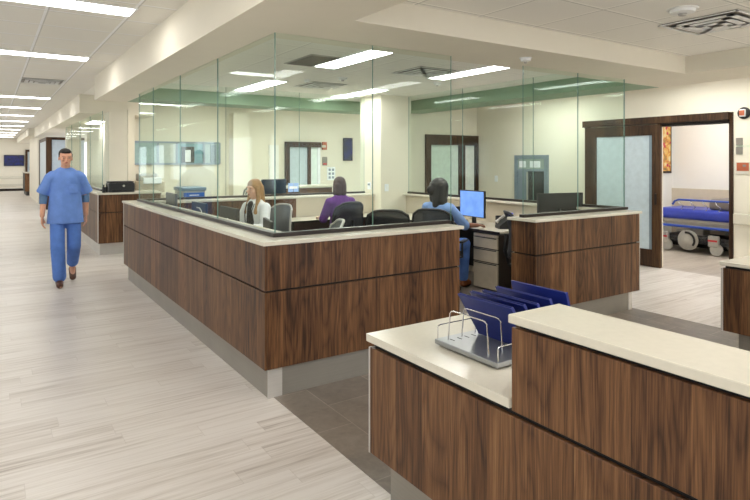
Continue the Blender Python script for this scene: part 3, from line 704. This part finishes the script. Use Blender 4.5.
monitor((5.42, 5.73, .752), -PI/2-.1, 'computer monitor with a lit blue screen before the woman in pale blue', .53, .36, .10, scr='sblue')
monitor((5.56, 4.40, .752), PI-PI*.06, 'wide black monitor behind the glass right of the opening', .66, .36, .12)
t = thing('keyboard', 'dark keyboard on the right desk under the blue screen', 'keyboard', (5.27, 5.72, .752), PI/2)
obj('case', box(B(), -.21, .21, -.07, .07, 0, .015, bev=.004), 'black', t); b = B()
for r in range(5):
    for k in range(14): box(b, -.198+k*.0284, -.174+k*.0284, -.06+r*.0245, -.04+r*.0245, .015, .02)
obj('keys', b, 'dgrey', t)
t = thing('desk_phone', 'grey desk phone with a lit blue display on the right desk', 'telephone', (5.45, 5.17, .752), -PI/2-.5)
b = B(); prism(b, [(-.10, 0), (.10, 0), (.10, .10), (.06, .16), (-.10, .035)], -.10, .10, RZ(-PI/2) @ RX(PI/2) if False else Matrix(((0, 0, 1, 0), (1, 0, 0, 0), (0, 1, 0, 0), (0, 0, 0, 1)))); obj('phone_body', b, 'black', t)
b = B(); tube(b, [(-.07, -.09, .07), (-.07, -.05, .11), (-.07, .05, .18), (-.07, .09, .19)], [.026, .017, .017, .026]); obj('handset', b, 'grey', t, True)
b = B(); box(b, -.02, .09, -.004, .004, -.03, .03, mat=T((0.0, .055, .178)) @ RX(-.9)); obj('display', b, 'sphone', t)
b = B(); lathe(b, [(.045, 0), (.045, .13), (.04, .13), (.04, .01)]); o = tag(obj('pen_cup', b, 'black', None, True), 'black pen cup beside the phone on the right desk', 'cup'); o.location = (5.60, 5.42, .752)
t = thing('speaker_box', 'small black speaker left of the blue screen', 'speaker', (5.62, 6.25, .752), -PI/2); obj('cabinet', box(B(), -.05, .05, -.05, .05, 0, .2, bev=.006), 'black', t); obj('driver', lathe(B(), [(.035, 0), (.03, .004)], T((0, -.05, .13)) @ RX(PI/2), 16), 'dgrey', t)
# back desk
t = thing('staff_desk', 'cream desk in front of the woman in purple', 'desk')
obj('worktop', box(B(), 3.55, 5.31, 7.45, 7.95, .722, .75, bev=.004), 'top', t); obj('edge_band', bx(3.55, 5.31, 7.44, 7.45, .722, .748), 'bronze', t)
for x in (3.6, 5.24): obj('leg_panel', bx(x, x+.025, 7.5, 7.93, 0, .72), 'bronze', t)
obj('modesty_panel', bx(3.63, 5.24, 7.88, 7.9, .2, .72), plain('dark_red_panel', (74, 32, 28), .5), t)
# things behind
monitor((3.70, 8.38, 1.065), .1, 'dark monitor standing on the back countertop left of the taped notices', .43, .23, .03, back='navy', scr='navy')
t = thing('notice_sheet', 'pair of pale blue notices taped low on the back glass', 'notice', (3.99, 8.288, 1.12)); obj('sheet', bx(-.09, -.004, -.003, 0, 0, .14), 'bpaper', t); obj('sheet', bx(.004, .09, -.003, 0, 0, .14), 'bpaper', t); obj('print', bx(-.07, .07, -.004, -.003, .05, .09), 'paper', t)
t = thing('storage_counter', 'wood fronted storage counter beyond the back glass', 'counter'); obj('carcass', bx(4.55, 5.75, 10.22, 10.8, 0, 1.08), 'beige', t); obj('wood_panel', bx(4.52, 5.78, 10.2, 10.22, .1, 1.08), 'wood', t); obj('countertop', box(B(), 4.48, 5.8, 10.16, 10.85, 1.08, 1.12, bev=.004), 'top', t)
t = thing('supply_cart', 'grey supply cart with blue drawers beyond the back counter', 'cart', (2.9, 10.15, 0))
obj('body', bx(-.19, .19, -.25, .25, .1, 1.10), 'grey', t); obj('cart_top', box(B(), -.21, .21, -.27, .27, 1.10, 1.16, bev=.01), 'alum', t)
for k in range(5):
    d = obj('drawer', box(B(), -.175, .175, -.262, -.25, .14+k*.19, .31+k*.19, bev=.004), 'blue', t); obj('drawer_pull', bx(-.08, .08, -.272, -.262, .26+k*.19, .275+k*.19), 'paper', d)
for sx in (-1, 1):
    for sy in (-1, 1): obj('caster', lathe(B(), [(.03, -.015), (.05, -.012), (.05, .012), (.03, .015)], T((sx*.15, sy*.2, .05)) @ RY(PI/2), 12), 'black', t)
t = thing('copier', 'pale grey photocopier standing behind the second station counter', 'copier', (2.62, 12.0, 0))
obj('cabinet', box(B(), -.24, .24, -.28, .28, .0, .95, bev=.012), 'ped', t); obj('scanner_lid', box(B(), -.25, .25, -.28, .28, 1.0, 1.22, bev=.02), 'ped', t); obj('neck', bx(-.22, .22, -.1, .26, .95, 1.0), 'black', t)
obj('control_panel', box(B(), -.17, .17, -.34, -.28, 1.17, 1.29, bev=.01, mat=T((0, 0, 0))), 'paper', t); obj('document_feeder', box(B(), -.2, .14, -.16, .24, 1.22, 1.36, bev=.02), 'grey', t)
for k in range(2): obj('paper_drawer', box(B(), -.22, .22, -.29, -.28, .2+k*.25, .42+k*.25, bev=.004), 'grey', t)
t = thing('printer', 'black printer with a pale round mark on the second station counter', 'printer', (1.92, 11.0, 1.065))
obj('body', box(B(), -.21, .21, -.17, .17, 0, .16, bev=.015), 'black', t); obj('paper_tray', box(B(), -.17, .17, -.20, -.16, .01, .04, bev=.004), 'dgrey', t); obj('lid', box(B(), -.20, .20, -.15, .17, .16, .185, bev=.008), 'dgrey', t); obj('logo_disc', lathe(B(), [(.02, 0), (.02, .003)], T((.03, -.17, .11)) @ RX(PI/2), 18), 'grey', t)
for i, x in enumerate((1.63, 1.70)):
    t = thing('hand_sanitizer', ['dark bottle at the left end of the second station counter', 'dark bottle right beside the leftmost one on the second counter'][i], 'bottle', (x, 10.85+i*.16, 1.065), 0); obj('bottle', lathe(B(), [(.025, 0), (.027, .01), (.027, .08), (.01, .1)], seg=12), 'black', t); obj('pump', lathe(B(), [(.009, .098), (.009, .125), (.014, .126), (.014, .135)], seg=10), 'dgrey', t)
# built-in warming cabinet on the right wall
t = thing('warming_cabinet', 'steel framed cabinet with a dark glass door on the right corridor wall', 'cabinet', (X8, 7.29, 0))
b = B(); box(b, -.05, 0, -.39, -.32, .1, 1.72); box(b, -.05, 0, .32, .39, .1, 1.72); box(b, -.05, 0, -.32, .32, 1.65, 1.72); box(b, -.05, 0, -.32, .32, .1, .2); box(b, -.05, 0, -.32, .32, 1.42, 1.46); obj('frame', b, 'alum', t)
obj('glass_door', bx(-.03, 0, -.32, .06, .2, 1.42), 'dglass', t); obj('glass_door', bx(-.03, 0, .08, .32, .2, 1.42), 'alum', t); obj('control_panel', bx(-.03, 0, -.32, .32, 1.46, 1.65), plain('grey_green_panel', (150, 166, 158), .4), t)
obj('display', bx(-.034, -.03, -.22, .02, 1.49, 1.61), 'paper', t); obj('display', bx(-.034, -.03, .12, .28, 1.49, 1.61), 'paper', t); obj('door_bar', bx(-.06, -.04, .06, .08, .3, 1.4), 'trim', t)

# ------------------------------------------------------------------ wall fittings
t = thing('alarm_strobe', 'round black and red alarm light high on the right wall', 'alarm', (X8+.002, 3.655, 2.25)); obj('back_ring', lathe(B(), [(.08, 0), (.08, .02), (.06, .03)], RY(-PI/2), 24), 'black', t); obj('lens', box(B(), -.07, -.02, -.03, .04, -.05, .05, bev=.01), 'lampw', t); obj('red_panel', bx(-.073, -.069, -.028, .036, -.035, .035), 'orange', t)
t = thing('room_sign', 'clear plate with grey squares on the right wall above the terracotta sign', 'sign', (X8, 3.70, 1.70)); obj('grey_square', bx(-.012, 0, -.025, .055, .12, .22), 'sage', t); obj('grey_square', bx(-.012, 0, -.025, .055, 0, .10), 'sage', t); obj('clear_plate', bx(-.018, -.013, -.20, .055, .09, .125), 'glass', t)
t = thing('room_sign', 'terracotta and cream room sign on the right wall beside the door', 'sign', (X8, 3.67, 1.43)); obj('backing_plate', box(B(), -.012, 0, -.085, .085, 0, .165, bev=.003), 'top', t); obj('terracotta_panel', bx(-.015, -.012, -.075, .075, .045, .155), 'orange', t); obj('small_mark', bx(-.016, -.015, -.04, 0, .10, .13), 'sage', t)
t = thing('hand_rail', 'cream bumper hand rail on the right wall beside the door', 'rail', (0, 0, 0)); obj('rail', box(B(), X8-.09, X8-.04, 2.5, 3.76, .755, .905, bev=.015), 'top', t); obj('bracket', bx(X8-.045, X8, 3.5, 3.6, .8, .86), 'beige', t); obj('bracket', bx(X8-.045, X8, 2.7, 2.8, .8, .86), 'beige', t)
t = thing('wall_picture', 'framed abstract floral picture in the patient room', 'picture', (10.42, 6.07, 1.38)); obj('frame', bx(-.5, .5, -.03, 0, 0, .95), 'bronze', t); obj('print', bx(-.46, .46, -.034, -.03, .04, .91), 'art', t)
t = thing('television', 'wall mounted television with a blue picture at the end of the corridor', 'television', (1.09, 37.098, 1.36)); obj('housing', box(B(), -.47, .47, -.08, -.02, 0, .6, bev=.01), 'black', t); obj('screen', bx(-.44, .44, -.084, -.08, .03, .57), 'stv', t); obj('wall_bracket', bx(-.1, .1, -.03, 0, .2, .4), 'black', t)
t = thing('wall_monitor', 'black wall mounted screen on the wall behind the station', 'screen', (7.82, 13.0, 1.62)); obj('housing', box(B(), -.14, .14, -.05, 0, 0, .6, bev=.008), 'black', t); obj('screen', bx(-.125, .125, -.054, -.05, .02, .58), 'stv', t)
t = thing('switch_plate', 'white wall plate with six dark buttons behind the woman in purple', 'switch', (7.33, 13.0, 1.12)); obj('plate', box(B(), -.12, .12, -.015, 0, 0, .34, bev=.004), 'paper', t)
for i in range(2):
    for j in range(3): obj('button', bx(-.08+.1*i, -.02+.1*i, -.02, -.015, .04+j*.1, .1+j*.1), 'alum', t)
t = thing('room_sign', 'small terracotta sign beside the dark door behind the station', 'sign', (7.12, 13.0, 1.9)); obj('plate', box(B(), -.06, .06, -.06, 0, 0, .2, bev=.004), 'orange', t); obj('bracket', bx(-.09, .02, -.07, -.06, .06, .12), 'beige', t)
t = thing('room_sign', 'small grey sign on the wall behind the station under the terracotta one', 'sign', (7.14, 13.0, 1.5)); obj('plate', box(B(), -.07, .07, -.02, 0, 0, .22, bev=.004), 'sage', t); obj('red_strip', bx(-.05, .05, -.024, -.02, .02, .06), 'red', t)
t = thing('thermostat', 'white thermostat on the left face of the column', 'thermostat', (5.332, 8.12, 1.13)); obj('case', box(B(), -.025, 0, -.045, .045, 0, .12, bev=.006), 'paper', t); obj('display', bx(-.028, -.025, -.03, .03, .07, .10), 'alum', t)
t = thing('switch_plate', 'white switch plate on the front face of the column', 'switch', (5.44, 7.79, 1.11)); obj('plate', box(B(), -.04, .04, -.008, 0, 0, .12, bev=.003), 'paper', t); obj('rocker', bx(-.015, .015, -.012, -.008, .03, .09), 'lampw', t)
t = thing('switch_plate', 'white switch plate on the right wall left of the steel cabinet', 'switch', (X8, 8.2, 1.2)); obj('plate', box(B(), -.008, 0, -.04, .04, 0, .12, bev=.003), 'paper', t); obj('rocker', bx(-.012, -.008, -.015, .015, .03, .09), 'lampw', t)

# ------------------------------------------------------------------ hospital stretcher
t = thing('hospital_stretcher', 'hospital stretcher with a blue mattress in the patient room', 'stretcher', (10.12, 3.75, 0))
# local: x 0 (near) .. .75, y 0 .. 2.1
b = B(); box(b, -.03, .74, .02, 2.1, .59, .775, bev=.06, seg=4); obj('mattress', b, 'matt', t, True)
b = B(); box(b, .08, .66, 0, .5, 0, .2, bev=.06, seg=3, mat=T((0, .76, .765))); obj('back_cushion', b, 'cushion', t, True)
obj('deck', box(B(), .02, .73, .0, 2.12, .53, .59, bev=.01), 'grey', t); obj('deck_frame', box(B(), .06, .69, .1, 2.0, .46, .53, bev=.01), 'base', t)
obj('lower_rail', tube(B(), [(-.04, .1, .47), (-.04, 2.1, .47)], .022), 'brail', t, True)
for x, z in ((.0, .93), (.75, .66)):
    r = obj('side_rail', tube(B(), [(x, .62, z), (x, 1.72, z), (x, 1.79, z-.03), (x, 1.83, z-.09)], .018), 'brail', t, True)
    for k in range(6):
        y = .68+k*.21; obj('rail_strut', tube(B(), [(x, y, z-.01), (x, y-.02, z-.06), (x, y-.09, z-.11), (x, y-.06, z-.17)], .011), 'wire', r, True)
for y in (.55, 1.55): b = B(); box(b, .26, .5, y-.12, y+.12, .25, .47, bev=.02); obj('lift_column', b, 'base', t)
b = B(); box(b, .1, .66, .15, 2.05, .16, .30, bev=.03); obj('base_shroud', b, 'dgrey', t, True)
for y in (1.64,):
    b = B(); lathe(b, [(.02, -.03), (.17, -.025), (.18, 0), (.14, .03), (.03, .04)], T((.06, y-.05, .225)) @ RY(-PI/2), 28); obj('wheel_cover', b, 'base', t, True)
    b = B(); tube(b, [(.015, y-.05+.135*math.cos(a*.2), .225+.135*math.sin(a*.2)) for a in range(7, 20)], .018); obj('dark_arc', b, 'black', t, True)
    b = B(); lathe(b, [(.08, 0), (.10, .02), (.06, .045)], T((.045, y-.05, .225)) @ RY(-PI/2), 24); obj('wheel_hub', b, 'grey', t, True)
obj('label_plate', bx(.0, .01, .55, .72, .42, .47), 'yellow', t)
for x in (.08, .66):
    for y in (1.12, 1.98):
        o = obj('caster_wheel', lathe(B(), [(.03, -.025), (.10, -.022), (.105, 0), (.10, .022), (.03, .025)], T((x, y, .105)) @ RY(PI/2), 24), 'base', t, True)
        obj('caster_fork', box(B(), x-.04, x+.04, y-.04, y+.13, .15, .34, bev=.02), 'base', o, True); obj('brake_label', bx(x-.045, x-.041, y-.03, y+.12, .24, .27), 'red', o)
obj('foot_pedal', tube(B(), [(.0, .2, .18), (.0, .75, .16)], .02), 'black', t, True)

# ------------------------------------------------------------------ people
def lerp(a, b, f): return Vector(a)*(1-f)+Vector(b)*f
def hand(bm, wrist, d, palm_n, side, grip=.5):
    """palm from the wrist along d; fingers curl towards palm_n; side=+1/-1 thumb side sign"""
    w = Vector(wrist); d = Vector(d).normalized(); n = Vector(palm_n); n = (n-d*n.dot(d)).normalized(); s = d.cross(n)*side
    k0 = w+d*.085
    for q in (-.026, -.009, .009, .026): cap(bm, w+s*q*.6+d*.01, .014, k0+s*q, .0125)
    for q, L in ((.029, .068), (.010, .078), (-.010, .072), (-.028, .056)):
        a = k0+s*q; m = a+d*L*.5+n*L*.22*grip; e = m+(d*(1-grip*.75)+n*grip).normalized()*L*.5
        cap(bm, a, .0095, m, .0085); cap(bm, m, .0085, e, .0072)
    a = w+s*.024+d*.025; m = a+s*.022+d*.03+n*.012; e = m+d*.028+n*.012
    cap(bm, a, .013, m, .0105); cap(bm, m, .0105, e, .0085)
def head(bm, c, yaw=0.0, pitch=0.0, s=1.0):
    R = RZ(yaw) @ RX(pitch); c = Vector(c)
    f = lambda x, y, z: c+(R @ Vector((x, y, z)))*s
    ell(bm, f(0, .012, .03), .074*s, .093*s, .088*s, R); ell(bm, f(0, -.018, -.035), .060*s, .070*s, .078*s, R)
    ell(bm, f(0, -.058, -.088), .028*s, .026*s, .022*s, R)
    cap(bm, f(0, -.083, .012), .010*s, f(0, -.103, -.026), .0135*s); ell(bm, f(0, -.086, -.052), .022*s, .012*s, .010*s, R)
    for q in (-1, 1):
        ell(bm, f(q*.076, .012, -.006), .009*s, .018*s, .030*s, R); ell(bm, f(q*.040, -.066, -.020), .022*s, .022*s, .022*s, R); cap(bm, f(q*.016, -.085, .026), .008*s, f(q*.048, -.074, .028), .008*s)
    return f, R
def face_parts(root, f, R, s=1.0):
    for q in (-1, 1):
        b = B(); ell(b, f(q*.031, -.081, .006), .010*s, .006*s, .0045*s, R, 12); e = obj('eye', b, 'eyew', root, True)
        b = B(); ell(b, f(q*.031, -.0865, .006), .0055*s, .003*s, .0055*s, R, 10); obj('iris', b, 'iris', e, True)
        b = B(); tube(b, [f(q*.016, -.094, .027), f(q*.032, -.0915, .031), f(q*.048, -.083, .027)], .0022*s, 6); obj('eyebrow', b, 'hairbr', root, True)
    b = B(); ell(b, f(0, -.0965, -.054), .020*s, .004*s, .0055*s, R, 12); obj('lips', b, 'lips', root, True)

def limb(bm, pts, rs):
    for (a, ra), (c, rc) in zip(zip(pts, rs), zip(pts[1:], rs[1:])): cap(bm, a, ra, c, rc)

# --- man walking towards the viewer
t = thing('person', 'man in blue scrubs walking up the corridor towards the viewer', 'person', (.82, 8.50, 0), -.04)
b = B()
cap(b, (0, 0, .95), .15, (0, 0, 1.12), .135, .68); cap(b, (0, 0, 1.12), .135, (0, .0, 1.34), .165, .66)
cap(b, (-.12, .0, 1.40), .075, (.12, .0, 1.40), .075); cap(b, (0, .005, 1.44), .062, (0, -.01, 1.56), .055)
f, R = head(b, (0, -.025, 1.645), .06, .05)
SR, SL = (-.178, 0, 1.39), (.178, 0, 1.39)
limb(b, [SR, (-.245, .03, 1.15), (-.265, -.05, .91)], [.052, .043, .029]); limb(b, [SL, (.24, .05, 1.15), (.245, .06, .90)], [.052, .043, .029])
hand(b, (-.265, -.055, .90), (0, -.12, -1), (1, -.2, 0), -1, .55); hand(b, (.245, .06, .89), (0, .02, -1), (-1, -.1, 0), 1, .55)
HR, HL = (-.095, 0, .92), (.095, 0, .92)
kR, aR, kL, aL = (-.095, -.12, .50), (-.075, -.14, .09), (.095, -.05, .50), (.10, .30, .23)
limb(b, [HR, kR, aR], [.088, .058, .040]); limb(b, [HL, kL, aL], [.088, .058, .040])
limb(b, [aR, (-.075, -.20, .045), (-.075, -.28, .035)], [.04, .036, .03]); limb(b, [aL, (.10, .27, .13), (.10, .22, .06)], [.04, .036, .03])
fuse('body', b, 'skin', t, .0065); face_parts(t, f, R)
b = B(); ell(b, f(0, .034, .052), .081, .090, .078, R); ell(b, f(0, -.03, .085), .062, .055, .036, R)
for q in (-1, 1): cap(b, f(q*.072, .0, .05), .012, f(q*.073, .004, .012), .010)
hb = fuse('hair', b, 'hairblk', t, .007)
b = B()   # scrub top, boxy, hem at hip
cap(b, (0, 0, .80), .222, (0, 0, 1.15), .188, .70); cap(b, (0, 0, 1.12), .185, (0, 0, 1.36), .18, .66); cap(b, (-.14, 0, 1.405), .08, (.14, 0, 1.405), .08); cap(b, (0, .01, 1.47), .05, (-.13, 0, 1.42), .06); cap(b, (0, .01, 1.47), .05, (.13, 0, 1.42), .06); cap(b, (0, .012, 1.42), .085, (0, .008, 1.475), .072, .9)
for S, E in ((SR, (-.262, .03, 1.19)), (SL, (.255, .05, 1.19))):
    q = B(); m_ = lerp(S, E, .5); cap(q, S, .068, m_, .070); cap(q, m_, .070, E, .080); d_ = (Vector(E)-Vector(S)).normalized()
    bmesh.ops.bisect_plane(q, geom=q.verts[:]+q.edges[:]+q.faces[:], plane_co=E, plane_no=d_, clear_outer=True); bmesh.ops.holes_fill(q, edges=[e for e in q.edges if e.is_boundary])
    tm = bpy.data.meshes.new('tmp'); q.to_mesh(tm); q.free(); b.from_mesh(tm); bpy.data.meshes.remove(tm)
bmesh.ops.bisect_plane(b, geom=b.verts[:]+b.edges[:]+b.faces[:], plane_co=(0, 0, .80), plane_no=(0, 0, -1), clear_outer=True); bmesh.ops.holes_fill(b, edges=[e for e in b.edges if e.is_boundary])
sh = fuse('scrub_top', b, 'scrubs', t, .009)
b = B(); box(b, .03, .13, -.147, -.139, 1.20, 1.31, bev=.003); obj('chest_pocket', b, 'scrubs', sh)
for S, E in (((-.245, .03, 1.20), (-.252, -.0, 1.08)), ((.238, .05, 1.20), (.242, .055, 1.08))):
    b = B(); cap(b, S, .05, E, .046); fuse('undershirt_sleeve', b, 'sleeve', t, .009)
b = B(); cap(b, (0, 0, .88), .150, (0, 0, .98), .150, .72)
limb(b, [HR, kR, (-.075, -.135, .13)], [.090, .085, .080]); limb(b, [HL, kL, (.10, .26, .25)], [.090, .085, .074])
fuse('scrub_trousers', b, 'scrubsd', t, .009)
for P, q in ((((-.075, -.12, .05), (-.078, -.27, .042)), 0), (((.10, .315, .14), (.10, .22, .045)), 1)):
    b = B(); cap(b, P[0], .048, P[1], .042); bmesh.ops.bisect_plane(b, geom=b.verts[:]+b.edges[:]+b.faces[:], plane_co=(0, 0, .003), plane_no=(0, 0, -1), clear_outer=True); bmesh.ops.holes_fill(b, edges=[e for e in b.edges if e.is_boundary]); fuse('shoe', b, 'shoe', t, .008)

def seated(loc, rz, label, skin, top, legs, shoe, hair, hairfn, hands, headyaw=0, headpitch=0, sleeve=.55, topname='scrub_top', elbows=None, s=1.0):
    t = thing('person', label, 'person', loc, rz)
    b = B()
    cap(b, (0, .0, .60), .145, (0, .02, .78), .125, .74); cap(b, (0, .02, .78), .125, (0, .015, .98), .145, .66); cap(b, (-.105, .02, 1.03), .062, (.105, .02, 1.03), .062)
    cap(b, (0, .02, 1.07), .052, (0, -.005, 1.18), .048)
    f, R = head(b, (0, -.02, 1.262), headyaw, headpitch, .96)
    sh = [(-.165, .02, 1.03), (.165, .02, 1.03)]; el = elbows or [(-.225, -.06, .80), (.225, -.06, .80)]
    for k in range(2):
        limb(b, [sh[k], el[k], hands[k]], [.05, .038, .026]); d = Vector(hands[k])-Vector(el[k]); hand(b, hands[k], d, (0, 0, -1), -1 if k else 1, .45)
    hp = [(-.09, -.02, .56), (.09, -.02, .56)]; kn = [(-.11, -.43, .55), (.11, -.43, .55)]; an = [(-.11, -.40, .10), (.11, -.40, .10)]
    for k in range(2):
        limb(b, [hp[k], kn[k], an[k]], [.085, .058, .038]); limb(b, [an[k], (an[k][0], -.46, .05), (an[k][0], -.53, .038)], [.038, .034, .028])
    fuse('body', b, skin, t, .0075); face_parts(t, f, R, .96)
    b = B(); cap(b, (0, 0, .60), .172, (0, .02, .80), .15, .78); cap(b, (0, .02, .80), .15, (0, .015, .99), .165, .68); cap(b, (-.11, .02, 1.035), .072, (.11, .02, 1.035), .072); cap(b, (0, .025, 1.04), .07, (0, .02, 1.085), .06)
    for k in range(2):
        e = lerp(sh[k], el[k], min(1, sleeve*2)); cap(b, sh[k], .068, e, .062)
        if sleeve > .55: cap(b, e, .055, lerp(el[k], hands[k], (sleeve-.5)*2), .042)
    o = fuse(topname, b, top, t, .009)
    b = B(); cap(b, (0, -.02, .565), .14, (0, -.08, .565), .14, .8)
    for k in range(2): limb(b, [hp[k], kn[k], lerp(kn[k], an[k], .92)], [.10, .076, .062])
    fuse('trousers', b, legs, t, .01)
    for k in range(2):
        b = B(); cap(b, (an[k][0], -.40, .048), .046, (an[k][0], -.53, .042), .040); bmesh.ops.bisect_plane(b, geom=b.verts[:]+b.edges[:]+b.faces[:], plane_co=(0, 0, .003), plane_no=(0, 0, -1), clear_outer=True); bmesh.ops.holes_fill(b, edges=[e for e in b.edges if e.is_boundary]); fuse('shoe', b, shoe, t, .009)
    b = B(); hairfn(b, f, R); fuse('hair', b, hair, t, .007)
    return t, o
def hair_long(b, f, R):
    ell(b, f(0, .024, .045), .084, .098, .082, R)
    for q in (-1, 1):
        cap(b, f(q*.066, .0, .03), .028, f(q*.082, -.005, -.10), .030); cap(b, f(q*.082, 0, -.10), .030, f(q*.090, -.085, -.29), .026)
    cap(b, f(-.03, .07, .0), .06, f(-.03, .075, -.27), .055); cap(b, f(.03, .07, .0), .06, f(.03, .075, -.27), .055)
def hair_bob(b, f, R):
    ell(b, f(0, .022, .042), .088, .102, .088, R)
    for q in (-1, 1): cap(b, f(q*.062, .015, .02), .034, f(q*.070, .02, -.11), .036)
    cap(b, f(-.03, .06, .0), .06, f(-.03, .055, -.10), .056); cap(b, f(.03, .06, .0), .06, f(.03, .055, -.10), .056)
def hair_big(b, f, R):
    ell(b, f(0, .035, .045), .112, .112, .098, R)
    cap(b, f(-.06, .055, .03), .075, f(-.055, .06, -.15), .072); cap(b, f(.06, .055, .03), .072, f(.05, .055, -.12), .065)
    cap(b, f(.0, .08, .0), .07, f(.0, .09, -.20), .055); ell(b, f(.07, .12, -.01), .055, .05, .06, R)
w1, o = seated((2.74, 6.78, 0), -PI/2+.35, 'blonde woman in a white coat seated behind the monitors', 'skinp', 'coat', 'ink', 'ink', 'hairbl', hair_long, [(-.16, -.32, .80), (.16, -.32, .80)], 0, .12, .95, 'white_coat')
b = B(); cap(b, (0, -.075, .70), .075, (0, -.062, 1.06), .055, .7); fuse('black_shirt', b, 'ink', w1, .009)
b = B(); tube(b, [(-.065, -.07, 1.08), (-.06, -.115, .98), (-.015, -.14, .82), (.0, -.145, .80), (.015, -.14, .82), (.06, -.115, .98), (.065, -.07, 1.08)], .005); obj('lanyard', b, 'ink', w1, True)
w2, o = seated((4.10, 7.02, 0), PI-.1, 'dark haired woman in a purple top seen from behind at the back desk', 'skinp', 'purple', 'ink', 'ink', 'hairbr', hair_bob, [(-.17, -.33, .79), (.17, -.33, .79)], -.1, .1)
w3, o = seated((4.60, 5.45, 0), PI*.60, 'woman with black hair in pale blue scrubs using the blue screen', 'skind', 'lscrubs', 'scrubsd', 'shoeo', 'hairblk', hair_big, [(-.30, -.42, .80), (.20, -.42, .80)], .1, .05, .5, elbows=[(-.27, -.15, .82), (.24, -.10, .80)])

# ------------------------------------------------------------------ camera, world, view
cam = bpy.data.cameras.new('camera'); co = bpy.data.objects.new('camera', cam); C.objects.link(co)
cam.sensor_width = 36; cam.lens = 575.4/750*36; cam.shift_y = -(250-161.6)/750; cam.clip_start = .05; cam.clip_end = 200
co.location = (0, 0, 1.6); co.rotation_euler = (PI/2, 0, -math.atan2(385, 575.4))
bpy.context.scene.camera = co
wd = bpy.data.worlds.new('world'); bpy.context.scene.world = wd; wd.use_nodes = True
wd.node_tree.nodes['Background'].inputs[0].default_value = (.9, .95, 1, 1); wd.node_tree.nodes['Background'].inputs[1].default_value = 1.25
vs = bpy.context.scene.view_settings
vs.view_transform = 'Standard'; vs.look = 'None'; vs.gamma = 1; vs.use_curve_mapping = False; vs.exposure = 1.0
